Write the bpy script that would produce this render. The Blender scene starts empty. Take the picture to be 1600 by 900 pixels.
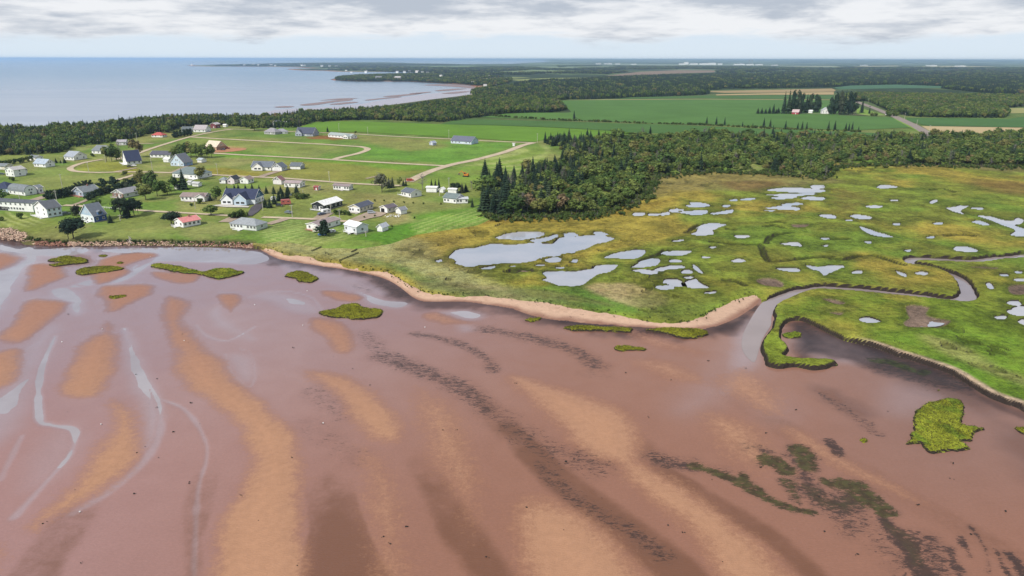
import bpy, bmesh, math, random
import numpy as np
from mathutils import Matrix, Vector
random.seed(7)
SC = bpy.context.scene
COL = SC.collection

# ------------------------------------------------------------------ camera
H, F = 90.0, 1067.0
PITCH = math.atan((450 - 92.0) / F)
ROLL = 0.002
CP, SP = math.cos(PITCH), math.sin(PITCH)
cam_d = bpy.data.cameras.new("camera")
cam = bpy.data.objects.new("camera", cam_d)
COL.objects.link(cam)
cam_d.sensor_width = 36.0
cam_d.lens = F / 1600.0 * 36.0
cam_d.clip_start = 1.0
cam_d.clip_end = 200000.0
U_ = Vector((0, SP, CP)); X_ = Vector((1, 0, 0)); F_ = Vector((0, CP, -SP))
rx = (X_ + U_ * ROLL).normalized(); ux = (U_ - X_ * ROLL).normalized()
M = Matrix.Identity(4)
for i in range(3):
    M[i][0], M[i][1], M[i][2] = rx[i], ux[i], -F_[i]
M[0][3], M[1][3], M[2][3] = 0, 0, H
cam.matrix_world = M
SC.camera = cam

# ------------------------------------------------------------------ sun, sky, exposure
SUN_EL, SUN_AZ = math.radians(44), math.radians(-138)     # azimuth from +Y, clockwise positive: sun stands left, a little behind the camera
sd_ = bpy.data.lights.new("sun", 'SUN'); sd_.energy = 4.3; sd_.angle = math.radians(0.5); sd_.color = (1.0, 0.95, 0.87)
sun = bpy.data.objects.new("sun", sd_); COL.objects.link(sun)
sdir = Vector((math.sin(SUN_AZ) * math.cos(SUN_EL), math.cos(SUN_AZ) * math.cos(SUN_EL), math.sin(SUN_EL)))
sun.rotation_euler = sdir.to_track_quat('Z', 'Y').to_euler()
SC.view_settings.view_transform = 'Standard'; SC.view_settings.look = 'None'
SC.view_settings.exposure = 0.0; SC.view_settings.gamma = 1.0
SC.view_settings.use_curve_mapping = False
SC.cycles.max_bounces = 5; SC.cycles.diffuse_bounces = 2; SC.cycles.glossy_bounces = 2
SC.cycles.transmission_bounces = 2; SC.cycles.volume_bounces = 1; SC.cycles.transparent_max_bounces = 6

W = bpy.data.worlds.new("World"); SC.world = W; W.use_nodes = True
nt = W.node_tree; nt.nodes.clear()
class NT:
    def __init__(s, t): s.t = t
    def n(s, typ, **k):
        x = s.t.nodes.new(typ)
        for a, b in k.items(): setattr(x, a, b)
        return x
    def put(s, sock, v):
        if hasattr(v, 'is_output') or isinstance(v, bpy.types.NodeSocket): s.t.links.new(v, sock)
        else: sock.default_value = v
    def math(s, op, a, b=0.0, c=0.0, clamp=False):
        x = s.n('ShaderNodeMath', operation=op, use_clamp=clamp)
        for i, v in enumerate((a, b, c)): s.put(x.inputs[i], v)
        return x.outputs[0]
    def vmath(s, op, a, b=(0, 0, 0)):
        x = s.n('ShaderNodeVectorMath', operation=op)
        s.put(x.inputs[0], a); s.put(x.inputs[1], b)
        return x.outputs[0]
    def noise(s, vec, scale, detail=4, rough=0.55, dist=0.0):
        x = s.n('ShaderNodeTexNoise'); s.put(x.inputs['Vector'], vec)
        x.inputs['Scale'].default_value = scale; x.inputs['Detail'].default_value = detail
        x.inputs['Roughness'].default_value = rough; x.inputs['Distortion'].default_value = dist
        return x.outputs[0]
    def ramp(s, f, lo, hi, smooth=True):
        x = s.n('ShaderNodeMapRange'); x.interpolation_type = 'SMOOTHSTEP' if smooth else 'LINEAR'
        s.put(x.inputs[0], f); s.put(x.inputs[1], lo); s.put(x.inputs[2], hi)
        x.inputs[3].default_value = 0.0; x.inputs[4].default_value = 1.0
        return x.outputs[0]
    def mix(s, f, a, b, mode='MIX'):
        x = s.n('ShaderNodeMix', data_type='RGBA', blend_type=mode, clamp_factor=True)
        s.put(x.inputs[0], f)
        for sock, v in ((x.inputs[6], a), (x.inputs[7], b)):
            if isinstance(v, tuple) and len(v) == 3: v = (*v, 1.0)
            s.put(sock, v)
        return x.outputs[2]
    def lerp(s, f, a, b):
        x = s.n('ShaderNodeMix', data_type='FLOAT'); s.put(x.inputs[0], f); s.put(x.inputs[2], a); s.put(x.inputs[3], b)
        return x.outputs[0]
    def attr(s, name):
        x = s.n('ShaderNodeAttribute', attribute_name=name)
        return x
def L(r, g, b):
    f = lambda c: (c / 255 / 12.92) if c / 255 <= 0.04045 else ((c / 255 + 0.055) / 1.055) ** 2.4
    return (f(r), f(g), f(b))

w = NT(nt)
tc = w.n('ShaderNodeTexCoord'); sep = w.n('ShaderNodeSeparateXYZ'); nt.links.new(tc.outputs['Generated'], sep.inputs[0])
zc = w.math('MAXIMUM', sep.outputs[2], 0.004)
cmb = w.n('ShaderNodeCombineXYZ'); w.put(cmb.inputs[0], sep.outputs[0]); w.put(cmb.inputs[1], sep.outputs[1]); w.put(cmb.inputs[2], zc)
sky = w.n('ShaderNodeTexSky', sky_type='NISHITA'); sky.sun_disc = False
sky.sun_elevation = SUN_EL; sky.sun_rotation = SUN_AZ; sky.altitude = 0; sky.air_density = 1.0; sky.dust_density = 0.6; sky.ozone_density = 1.2
nt.links.new(cmb.outputs[0], sky.inputs[0])
# cloud deck: directions projected on to a layer overhead, softened toward the horizon
den = w.math('ADD', zc, 0.012)
pu = w.math('DIVIDE', sep.outputs[0], den); pv = w.math('DIVIDE', sep.outputs[1], den)
cp = w.n('ShaderNodeCombineXYZ'); w.put(cp.inputs[0], pu); w.put(cp.inputs[1], pv); cp.inputs[2].default_value = 3.7
base = w.noise(cp.outputs[0], 0.11, 7, 0.62, 0.5)
fine = w.noise(cp.outputs[0], 0.55, 5, 0.6, 0.2)
el = zc
lowfade = w.ramp(el, 0.006, 0.020)
cv = w.n('ShaderNodeCombineXYZ'); w.put(cv.inputs[0], sep.outputs[0]); w.put(cv.inputs[1], sep.outputs[1]); w.put(cv.inputs[2], w.math('MULTIPLY', zc, 6.0))
puff = w.noise(cv.outputs[0], 5.5, 8, 0.60, 0.25); puff2 = w.noise(cv.outputs[0], 16.0, 5, 0.6, 0.2)
hi = w.ramp(el, 0.09, 0.2)
lowc = w.ramp(w.math('ADD', w.math('ADD', puff, w.math('MULTIPLY', w.math('SUBTRACT', puff2, 0.5), 0.16)), w.ramp(el, 0.008, 0.072)), 0.58, 0.84)
highc = w.ramp(w.math('ADD', base, w.math('MULTIPLY', w.math('SUBTRACT', fine, 0.5), 0.5)), 0.42, 0.56)
cov = w.math('MULTIPLY', w.lerp(hi, lowc, highc), lowfade)
shade = w.lerp(hi, w.ramp(w.math('ADD', w.math('ADD', w.math('MULTIPLY', puff, .8), w.math('MULTIPLY', puff2, .4)), w.math('MULTIPLY', w.ramp(el, .03, .09), .16)), .54, .80), w.ramp(w.math('ADD', w.math('MULTIPLY', base, 0.7), w.math('MULTIPLY', fine, 0.45)), 0.52, 0.74))
ccol = w.mix(shade, (9.0, 9.1, 9.3), (4.9, 5.4, 6.2))
haze_low = w.mix(w.ramp(el, 0.0, 0.16), (7.3, 8.3, 9.2), (3.8, 5.8, 8.7))
skyc = w.mix(w.ramp(el, 0.0, 0.5), haze_low, sky.outputs[0])
fin = w.mix(w.math('MULTIPLY', cov, 0.93), skyc, ccol)
bg = w.n('ShaderNodeBackground'); nt.links.new(fin, bg.inputs[0]); bg.inputs[1].default_value = 0.1
out = w.n('ShaderNodeOutputWorld'); nt.links.new(bg.outputs[0], out.inputs[0])

# ------------------------------------------------------------------ pixel of the photograph -> point of the place
def at(px, py, z=0.0):
    px = np.asarray(px, float); py = np.asarray(py, float)
    x = px - 800; y = 450 - py
    xl = (x - ROLL * y) / F; yl = (y + ROLL * x) / F
    dy = CP + SP * yl; dz = -SP + CP * yl
    t = (z - H) / np.minimum(dz, -1e-5)
    return xl * t, dy * t
def at1(px, py, z=0.0):
    X, Y = at(px, py, z); return float(X), float(Y)
def parse(s, ox=0.0, oy=0.0, sc=1.0):
    return np.array([[float(a) for a in p.split(',')] for p in s.split()]) / sc + np.array([ox, oy])
def smooth_closed(P, n=4):
    out = []; N = len(P)
    for i in range(N):
        p0, p1, p2, p3 = P[i - 1], P[i], P[(i + 1) % N], P[(i + 2) % N]
        for k in range(n):
            t = k / n
            out.append(0.5 * ((2 * p1) + (p2 - p0) * t + (2 * p0 - 5 * p1 + 4 * p2 - p3) * t * t + (3 * p1 - p0 - 3 * p2 + p3) * t ** 3))
    return np.array(out)
def smooth_open(P, n=5):
    P = np.asarray(P, float)
    Q = np.vstack([2 * P[0] - P[1], P, 2 * P[-1] - P[-2]]); out = []
    for i in range(1, len(Q) - 2):
        p0, p1, p2, p3 = Q[i - 1], Q[i], Q[i + 1], Q[i + 2]
        for k in range(n):
            t = k / n
            out.append(0.5 * ((2 * p1) + (p2 - p0) * t + (2 * p0 - 5 * p1 + 4 * p2 - p3) * t * t + (3 * p1 - p0 - 3 * p2 + p3) * t ** 3))
    out.append(P[-1]); return np.array(out)
def world_poly(P, z):
    X, Y = at(P[:, 0], P[:, 1], z); return np.stack([X, Y], 1)

def _h(ix, iy, seed):
    n = (ix.astype(np.int64) * 374761393 + iy.astype(np.int64) * 668265263 + seed * 974634777) & 0xFFFFFFFF
    n = ((n ^ (n >> 13)) * 1274126177) & 0xFFFFFFFF
    n = n ^ (n >> 16)
    return (n & 0xFFFF) / 65535.0
def vnoise(x, y, seed=0):
    ix = np.floor(x); iy = np.floor(y); fx = x - ix; fy = y - iy
    fx = fx * fx * (3 - 2 * fx); fy = fy * fy * (3 - 2 * fy)
    a = _h(ix, iy, seed); b = _h(ix + 1, iy, seed); c = _h(ix, iy + 1, seed); d = _h(ix + 1, iy + 1, seed)
    return (a * (1 - fx) + b * fx) * (1 - fy) + (c * (1 - fx) + d * fx) * fy
def fbm(x, y, size, octv=4, seed=0):
    s = 0; a = 1.0; t = 0; x = x / size; y = y / size
    for o in range(octv):
        s = s + a * vnoise(x, y, seed + o * 17); t += a; a *= 0.5; x = x * 2.03 + 5.1; y = y * 2.03 + 1.7
    return s / t
def ss(a, b, x):
    t = np.clip((x - a) / (b - a), 0, 1); return t * t * (3 - 2 * t)
def sdf(P, X, Y, margin=30.0):
    """signed distance in metres to a closed outline, positive inside"""
    out = np.full(X.shape, -float(margin))
    lo = P.min(0) - margin; hi = P.max(0) + margin
    m = (X > lo[0]) & (X < hi[0]) & (Y > lo[1]) & (Y < hi[1])
    if not m.any(): return out
    x = X[m]; y = Y[m]; d2 = np.full(x.shape, 1e18); ins = np.zeros(x.shape, bool)
    N = len(P)
    for i in range(N):
        ax, ay = P[i - 1]; bx, by = P[i]; ex, ey = bx - ax, by - ay
        l2 = ex * ex + ey * ey + 1e-12
        t = np.clip(((x - ax) * ex + (y - ay) * ey) / l2, 0, 1)
        dx = x - ax - t * ex; dy = y - ay - t * ey
        np.minimum(d2, dx * dx + dy * dy, out=d2)
        if ay != by:
            c = ((ay > y) != (by > y)) & (x < (bx - ax) * (y - ay) / (by - ay) + ax)
            ins ^= c
    d = np.sqrt(d2); out[m] = np.where(ins, d, -d)
    return np.maximum(out, -margin)
def ldist(P, X, Y, margin=60.0):
    """distance to an open line"""
    out = np.full(X.shape, float(margin))
    lo = P.min(0) - margin; hi = P.max(0) + margin
    m = (X > lo[0]) & (X < hi[0]) & (Y > lo[1]) & (Y < hi[1])
    if not m.any(): return out
    x = X[m]; y = Y[m]; d2 = np.full(x.shape, float(margin * margin))
    for i in range(len(P) - 1):
        ax, ay = P[i]; ex, ey = P[i + 1] - P[i]; l2 = ex * ex + ey * ey + 1e-12
        t = np.clip(((x - ax) * ex + (y - ay) * ey) / l2, 0, 1)
        dx = x - ax - t * ex; dy = y - ay - t * ey
        np.minimum(d2, dx * dx + dy * dy, out=d2)
    out[m] = np.sqrt(d2); return out

# ------------------------------------------------------------------ objects
def tag(o, label=None, cat=None, group=None, kind=None):
    if label: o['label'] = label
    if cat: o['category'] = cat
    if group: o['group'] = group
    if kind: o['kind'] = kind
    return o
def link(name, me, mat=None, parent=None):
    o = bpy.data.objects.new(name, me); COL.objects.link(o)
    if mat is not None and len(me.materials) == 0: me.materials.append(mat)
    if parent is not None: o.parent = parent
    return o
def mesh_np(name, V, Q, attrs=None, smooth=True):
    me = bpy.data.meshes.new(name); V = np.asarray(V, np.float32); Q = np.asarray(Q, np.int32)
    me.vertices.add(len(V)); me.vertices.foreach_set('co', V.ravel())
    k = Q.shape[1]; me.loops.add(Q.size); me.loops.foreach_set('vertex_index', Q.ravel())
    me.polygons.add(len(Q)); me.polygons.foreach_set('loop_start', np.arange(0, Q.size, k, dtype=np.int32))
    me.update(calc_edges=True)
    if smooth: me.polygons.foreach_set('use_smooth', np.ones(len(Q), bool))
    for n, a in (attrs or {}).items():
        a = np.asarray(a, np.float32)
        if a.ndim == 2:
            at_ = me.attributes.new(n, 'FLOAT_COLOR', 'POINT')
            at_.data.foreach_set('color', np.concatenate([a, np.ones((len(a), 1), np.float32)], 1).ravel())
        else:
            at_ = me.attributes.new(n, 'FLOAT', 'POINT'); at_.data.foreach_set('value', a)
    me.update(); return me
def grid_px(x0, x1, sx, ys):
    xs = np.arange(x0, x1 + 0.01, sx); ys = np.asarray(ys)
    PX, PY = np.meshgrid(xs, ys); return PX, PY
def grid_faces(nr, nc, keep):
    idx = np.arange(nr * nc).reshape(nr, nc)
    q = np.stack([idx[1:, :-1], idx[1:, 1:], idx[:-1, 1:], idx[:-1, :-1]], -1).reshape(-1, 4)
    k = keep.ravel()[q].any(1); q = q[k]
    used = np.zeros(nr * nc, bool); used[q.ravel()] = True
    remap = np.cumsum(used) - 1
    return remap[q], used
def fill(name, P, z, mat, kind='structure', n=1):
    """flat outline -> filled sheet"""
    bm = bmesh.new(); vs = [bm.verts.new((float(a), float(b), z)) for a, b in P]
    es = [bm.edges.new((vs[i - 1], vs[i])) for i in range(len(vs))]
    bmesh.ops.triangle_fill(bm, edges=es, use_beauty=True, normal=(0, 0, 1))
    for f in bm.faces:
        f.normal_update()
        if f.normal.z < 0: f.normal_flip()
    me = bpy.data.meshes.new(name); bm.to_mesh(me); bm.free()
    o = link(name, me, mat); tag(o, kind=kind); return o

# ------------------------------------------------------------------ materials
MATS = {}
def newmat(name):
    m = bpy.data.materials.new(name); m.use_nodes = True; m.node_tree.nodes.clear(); t = NT(m.node_tree)
    b = t.n('ShaderNodeBsdfPrincipled'); o = t.n('ShaderNodeOutputMaterial'); m.node_tree.links.new(b.outputs[0], o.inputs[0])
    MATS[name] = m; return m, t, b
def bump(t, b, h, strength=0.5, dist=0.3):
    x = t.n('ShaderNodeBump'); x.inputs['Strength'].default_value = strength; x.inputs['Distance'].default_value = dist
    t.put(x.inputs['Height'], h); t.put(b.inputs['Normal'], x.outputs[0])
def posn(t): return t.n('ShaderNodeNewGeometry').outputs['Position']
_simple = {}
def paint(name, rgb, rough=0.7, var=0.12, scale=1.2, spec=0.3, metal=0.0):
    """weathered plain surface: colour with two scales of uneven wear"""
    k = (name, rgb, rough)
    if k in _simple: return _simple[k]
    m, t, b = newmat(name)
    p = t.n('ShaderNodeTexCoord').outputs['Object']
    f = t.math('ADD', t.math('MULTIPLY', t.noise(p, scale, 4), 0.6), t.math('MULTIPLY', t.noise(p, scale * 9, 3), 0.4))
    dark = tuple(c * (1 - var * 1.6) for c in rgb); lite = tuple(min(1, c * (1 + var)) for c in rgb)
    t.put(b.inputs['Base Color'], t.mix(t.ramp(f, 0.3, 0.7), dark, lite))
    b.inputs['Roughness'].default_value = rough; b.inputs['Specular IOR Level'].default_value = spec; b.inputs['Metallic'].default_value = metal
    _simple[k] = m; return m

def grassy(name, mudslope=True, s=(0.035, 0.35, 2.2), amp=0.36, bmp=0.5, mowattr=False):
    m, t, b = newmat(name)
    p = posn(t); c = t.attr('Col').outputs['Color']
    n1 = t.noise(p, s[0], 5, 0.6); n2 = t.noise(p, s[1], 4, 0.65); n3 = t.noise(p, s[2], 3, 0.6)
    f = t.math('ADD', t.math('ADD', t.math('MULTIPLY', n1, 0.35), t.math('MULTIPLY', n2, 0.35)), t.math('MULTIPLY', n3, 0.30))
    k = t.lerp(t.ramp(f, 0.41, 0.59, False), 1 - amp, 1 + amp)
    cc = t.n('ShaderNodeCombineXYZ')
    for i in range(3): t.put(cc.inputs[i], k)
    col = t.mix(1.0, c, cc.outputs[0], 'MULTIPLY')
    yel = t.ramp(t.noise(p, s[0] * 3.1, 5, 0.65), 0.52, 0.72)
    col = t.mix(t.math('MULTIPLY', yel, 0.35), col, t.mix(1.0, col, (1.25, 1.08, 0.8), 'MULTIPLY'))
    if mudslope:
        g = t.n('ShaderNodeNewGeometry'); sx = t.n('ShaderNodeSeparateXYZ'); t.put(sx.inputs[0], g.outputs['True Normal'])
        st = t.math('SUBTRACT', 1.0, t.ramp(sx.outputs[2], 0.62, 0.86))
        col = t.mix(st, col, (0.035, 0.026, 0.022))
    t.put(b.inputs['Base Color'], col)
    b.inputs['Roughness'].default_value = 0.9; b.inputs['Specular IOR Level'].default_value = 0.1
    bump(t, b, t.math('ADD', t.math('MULTIPLY', n2, 1.2), t.math('MULTIPLY', n3, 0.5)), bmp, 0.9)
    return m
grassy('grassland'); grassy('salt_marsh', True, (0.06, 0.45, 2.4), 0.52, 1.0); grassy('turf', True, (0.15, 0.8, 4.0), 0.46, 0.7)

def water(name, base, rough, scale, bs, var=None):
    m, t, b = newmat(name); p = posn(t)
    n = t.noise(p, 0.03, 4, 0.6)
    if var: t.put(b.inputs['Base Color'], t.mix(t.ramp(n, 0.35, 0.65), base, var))
    else: b.inputs['Base Color'].default_value = (*base, 1)
    b.inputs['Roughness'].default_value = rough; b.inputs['IOR'].default_value = 1.34; b.inputs['Specular IOR Level'].default_value = 0.5
    bump(t, b, t.noise(p, scale, 4, 0.6), bs, 0.1)
    return m
water('pond_water', (0.32, 0.34, 0.38), 0.03, 0.8, 0.02, (0.40, 0.40, 0.43))
water('creek_water', (0.24, 0.195, 0.19), 0.05, 0.7, 0.03, (0.28, 0.23, 0.225))
water('sea_water', (0.11, 0.19, 0.27), 0.22, 0.06, 0.12, (0.15, 0.23, 0.31))

m_, t, b = MATS['sea_water'], NT(MATS['sea_water'].node_tree), [n for n in MATS['sea_water'].node_tree.nodes if n.type == 'BSDF_PRINCIPLED'][0]
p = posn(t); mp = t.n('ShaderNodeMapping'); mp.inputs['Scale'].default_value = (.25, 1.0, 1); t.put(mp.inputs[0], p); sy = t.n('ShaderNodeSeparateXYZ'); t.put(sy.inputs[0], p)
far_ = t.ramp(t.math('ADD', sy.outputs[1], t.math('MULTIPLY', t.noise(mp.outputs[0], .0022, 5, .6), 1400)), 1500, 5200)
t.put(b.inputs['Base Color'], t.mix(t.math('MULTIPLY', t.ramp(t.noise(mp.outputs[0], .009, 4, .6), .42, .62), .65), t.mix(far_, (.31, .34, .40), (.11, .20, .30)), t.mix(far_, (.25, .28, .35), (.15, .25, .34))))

# ================================================================== TERRAIN
def A(r, g, b, k=0.78):
    l = L(r, g, b); return np.array([min(0.8, c * k) for c in l])
def mixc(C, m, col): C += (np.asarray(col) - C) * m[:, None]

# ---- shore lines (traced outlines, in metres once projected)
beach_outer = smooth_open(parse("385,384.5 400,386.5 430,402 462,409 500,415.5 542,421.5 580,429 610,439 630,452 645,464 662,470.5 692,470.5 725,471 765,476 800,482.5 830,492.5 865,499.5 897,502.5 935,506.5 985,510.5 1020,513 1060,515 1100,514 1130,505.5 1160,491 1185,471 1189,461"), 4)
beach_grass = smooth_open(parse("388,381 412,384 442,395.5 480,399 505,406.5 542,412 580,419 605,424 620,431 632,440 650,449 667,456 705,459 742,459 780,461.5 820,467 850,470 885,477 922,482.5 960,490 1020,499 1060,500 1088,497 1105,490 1135,474 1160,465 1188,459"), 4)
OUT_W = world_poly(beach_outer, 0.1); beach_grass = beach_grass + np.stack([np.zeros(len(beach_grass)), 0.8 * ss(430, 520, beach_grass[:, 0]) * ss(1110, 1040, beach_grass[:, 0])], 1)
GR_W = world_poly(beach_grass, 0.9)
east = parse("200,380 170,420 137,460 132,500 153,540 165,590 240,607 330,600 420,617 500,610 572,590 540,568 460,558 380,558 300,553 272,540 302,512 298,490 268,450 262,420 265,380 300,352 350,342 420,362 500,402 600,450 700,472 800,500 900,540 1000,570 1100,602 1200,642 1300,702 1400,762 1500,803 1600,842", 1150, 400, 3.5556)
east = smooth_open(np.vstack([[[1196, 462]], [[1207, 490]], east, [[1700, 700], [1900, 800]]]), 3)
marsh_px = np.vstack([beach_grass, east, parse("1900,235 1600,258 1500,256 1400,255 1300,254 1290,275 1200,268 1100,265 1020,275 1000,303 940,330 800,337 772,342 750,352 690,361 655,366 615,381 560,389 500,388 440,377")])
MARSH = world_poly(marsh_px, 1.3)
land_px = np.vstack([parse("-700,395 -250,372 0,358 32,368 46,376 100,377.5 210,376.5 300,378 385,380"), parse("412,383 440,378 500,389 560,390 615,382 655,367 690,362 750,353 772,343 800,338 940,331 1000,304 1020,276 1100,266 1200,269 1290,276 1300,255 1400,256 1500,257 1600,259 1900,236 3600,200 3600,93 -1800,93")])
UP_EDGE = world_poly(land_px[:-3], 1.6)

# ---- ponds: outlines in the enlargements they were traced from
Z4 = (660, 320, 4.0); Z5 = (1000, 260, 4.5); Z6 = (1300, 260, 4.5); Z7 = (1150, 400, 3.5556)
ponds = [(Z4, s) for s in (
"165,325 225,275 330,265 430,240 560,245 700,235 810,240 850,205 960,195 1080,185 1200,205 1150,230 1080,245 1000,280 850,310 740,330 640,360 500,365 440,370 360,375 300,388 220,370 200,340",
"460,205 520,180 620,165 750,168 755,190 650,215 560,215", "672,218 760,202 835,182 848,196 770,228 700,232", "885,182 940,168 970,190 900,196", "1065,174 1110,162 1165,185 1100,190",
"755,420 850,410 960,410 1060,397 1080,378 1220,372 1170,415 1080,440 1010,495 940,507 850,500 790,480 750,465 785,455",
"1130,325 1240,290 1390,280 1360,325 1300,335 1200,332", "1310,390 1380,350 1460,330 1490,350 1450,380", "1310,410 1370,398 1460,412 1430,427", "1455,395 1600,375 1640,390 1500,407",
"1500,470 1590,460 1640,500 1580,510", "1450,510 1560,500 1570,525 1490,528", "1505,300 1560,285 1680,285 1640,310 1560,316",
"780,335 840,326 857,345 800,352", "938,340 972,338 968,352 942,350", "838,386 888,383 882,398 843,397", "365,392 452,378 442,397 378,400", "702,372 768,368 762,380 708,380", "545,378 585,376 580,386 550,386",
"1320,50 1385,45 1382,66 1325,67", "1412,57 1492,50 1482,64 1420,66", "1500,46 1545,42 1542,60 1500,62", "1545,28 1600,20 1592,46 1550,42", "88,345 118,340 122,353 95,356")]
ponds += [(Z5, s) for s in (
"885,166 960,150 1100,145 1200,152 1290,160 1290,178 1100,181 980,176 920,171", "1205,132 1250,126 1292,130 1295,152 1212,152", "880,196 1000,190 1215,184 1205,200 1000,206", "920,216 1060,205 1110,215 980,230",
"1130,222 1180,208 1290,215 1285,234 1180,234", "1000,262 1100,250 1150,262 1080,274 1010,272", "865,290 940,280 1010,272 1110,285 1115,306 1000,302 930,296", "880,303 950,302 940,312 890,311", "705,226 800,218 800,232 720,236", "630,231 680,227 680,240 635,240",
"325,270 362,266 350,248 460,255 490,275 440,284 340,282", "265,320 330,310 470,305 465,330 380,340 300,327", "495,325 560,315 650,300 640,325 520,337", "150,335 200,318 212,330 160,344", "60,330 130,330 120,345 80,342", "208,296 300,298 292,309 228,304", "580,271 630,265 632,281 590,283", "-30,324 18,322 20,336 -25,338",
"355,472 400,455 410,430 480,395 610,405 550,430 510,450 515,475 420,485", "660,486 700,478 760,480 772,494 690,504", "640,656 690,645 742,655 720,672 660,670", "438,629 495,630 482,643 444,642", "165,610 230,595 335,588 342,600 300,615 220,627", "233,520 300,508 307,522 238,528",
"988,541 1060,528 1120,530 1137,560 1050,554", "1273,497 1330,500 1312,514 1278,510", "1278,555 1317,546 1312,562", "208,656 280,652 287,668 218,674", "105,715 180,705 220,690 285,705 250,720 140,727", "288,736 330,722 372,735 350,751 298,751", "365,690 390,688 442,745 402,737",
"308,816 390,785 420,810 492,850 420,856 340,847", "298,776 372,770 362,787 318,785", "458,882 532,876 522,892 468,892", "958,716 1060,710 1127,720 1102,741 1010,732", "1168,690 1250,700 1350,690 1440,695 1400,720 1330,745 1290,766 1270,737 1210,722", "1258,346 1310,332 1382,346 1350,366", "492,563 530,561 532,570 498,572")]
ponds += [(Z6, s) for s in (
"313,141 370,125 462,140 420,151 340,153", "238,271 347,272 342,287 258,287", "123,346 180,335 272,350 267,367 190,367", "93,373 140,368 142,383 103,382", "195,420 240,430 330,460 437,492 380,497 290,482 230,457",
"798,287 860,280 900,270 962,276 915,300 912,318 942,336 870,320", "1023,346 1100,345 1180,365 1260,380 1300,358 1347,372 1337,402 1285,410 1350,432 1420,470 1350,494 1250,476 1290,447 1200,411 1100,371", "983,386 1040,378 1102,400 1082,414 1018,399", "428,399 475,395 472,414 440,414", "713,393 777,391 762,407 723,405",
"668,493 717,488 712,504 678,505", "862,562 950,560 1022,585 992,600 878,592", "512,581 562,580 552,599 518,594", "233,523 277,520 277,537 238,535", "582,743 620,735 672,745 662,761 598,757", "443,728 480,738 522,755 517,772 478,762", "137,736 202,728 217,750 147,750", "1188,753 1242,755 1237,772 1193,770", "1278,786 1347,785 1400,795 1300,804",
"1083,820 1110,813 1142,845 1122,860 1093,850", "1283,731 1337,735 1322,750 1288,747", "413,233 462,228 457,242 423,242", "688,246 735,230 742,245 700,260", "985,285 1060,288 1055,300 990,298")]
ponds += [(Z7, s) for s in ("678,346 740,338 802,360 720,367", "1508,306 1560,280 1600,275 1680,300 1600,332 1530,322", "1438,331 1502,330 1492,350 1448,347", "1503,250 1570,245 1582,269 1528,269", "1563,361 1600,350 1640,370 1600,382")]
mudpans = [(Z5, "815,803 870,788 960,798 1012,838 980,852 860,835"), (Z6, "1238,846 1345,838 1400,870 1345,905 1258,897"), (Z7, "940,278 1070,288 1058,330 1120,350 1192,368 1110,397 960,397 928,377 960,345"), (Z7, "478,241 540,243 607,264 560,270"), (Z7, "518,318 592,314 582,332"), (Z5, "1068,411 1182,409 1162,427 1088,430"), (Z6, "975,708 1100,712 1165,718 1140,724 1000,716"), (Z4, "590,412 690,408 662,420 600,421")]
ditches = [(Z6, "0,650 100,655 180,630 300,630 400,660 500,690"), (Z5, "500,530 700,550 830,548 862,590 880,635 920,670 1050,660 1200,640 1350,635"), (Z6, "800,485 900,480 990,487"), (Z5, "900,395 960,390 1010,395"), (Z5, "330,465 400,420 440,410"), (Z5, "890,540 900,510 960,480 1040,470"), (Z5, "620,440 660,445"), (Z5, "880,425 940,415 1000,430"), (Z5, "600,800 680,810 730,835"), (Z6, "690,165 780,158 860,180"), (Z6, "0,515 120,510"), (Z5, "0,670 60,645 130,620 180,590"), (Z4, "560,405 640,400 700,412"), (Z4, "600,412 520,418"), (Z6, "1250,640 1350,600 1450,610")]
creek_px = parse("60,540 34,490 40,420 74,350 110,290 150,240 215,210 300,178 380,166 470,168 560,172 700,182 860,198 1000,212 1120,230 1205,236 1240,205 1232,165 1205,125 1150,92 1060,68 955,55 930,35 935,18 990,10 1100,14 1200,20 1300,24 1400,10 1480,5 1600,-5 1800,-15 1800,5 1600,8 1490,12 1400,26 1300,32 1150,25 1020,22 1005,32 1060,42 1120,58 1200,82 1270,112 1315,150 1345,205 1335,240 1260,250 1180,242 1000,224 800,204 620,188 480,181 420,186 350,206 280,236 225,270 200,320 195,370 150,440 130,500 105,570", 1150, 400, 3.5556)
creek_s = smooth_closed(creek_px, 3)
creek_px2 = creek_px.copy(); creek_px2[9:33, 1] -= 4.5; creek_s = smooth_closed(creek_px2, 3)
CREEK = world_poly(creek_s, 1.2)
POND_W = []
for z, s in ponds: POND_W.append(world_poly(smooth_closed(parse(s, *z), 4), 1.3))
PAN_W = [world_poly(smooth_closed(parse(s, *z), 4), 1.0) for z, s in mudpans]
DITCH_W = [world_poly(smooth_open(parse(s, *z), 4), 1.2) for z, s in ditches]

# ------------------------------------------------------------------ tidal flat
PX, PY = grid_px(-330, 1930, 2.6, np.arange(352, 985, 2.4))
nr, nc = PX.shape; X, Y = at(PX.ravel(), PY.ravel(), 0.0); px, py = PX.ravel(), PY.ravel()
n_a = fbm(X, Y, 26, 4, 3); n_b = fbm(X, Y, 7, 4, 5); n_c = fbm(X, Y, 90, 3, 9)
mauve = A(172, 133, 127, .70); redbr = A(164, 118, 98, .66); rightg = A(148, 117, 108, .66)
tx = ss(200, 1000, px + (py - 500) * 0.6)
C = np.outer(1 - tx, mauve) + np.outer(tx, redbr)
mixc(C, ss(1150, 1500, px) * ss(900, 600, py) * 0.6, rightg)
wet = 0.95 - 0.55 * ss(460, 900, py) - 0.15 * ss(300, 1100, px)
up_left = ss(1000, 200, px) * ss(720, 420, py)
mixc(C, up_left * 0.7, A(172, 150, 153, .68)); wet = wet + 0.35 * up_left  # lavender sky sheen of the wet sand painted into its colour
bar = np.zeros(len(X)); zb = np.zeros(len(X))
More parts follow.
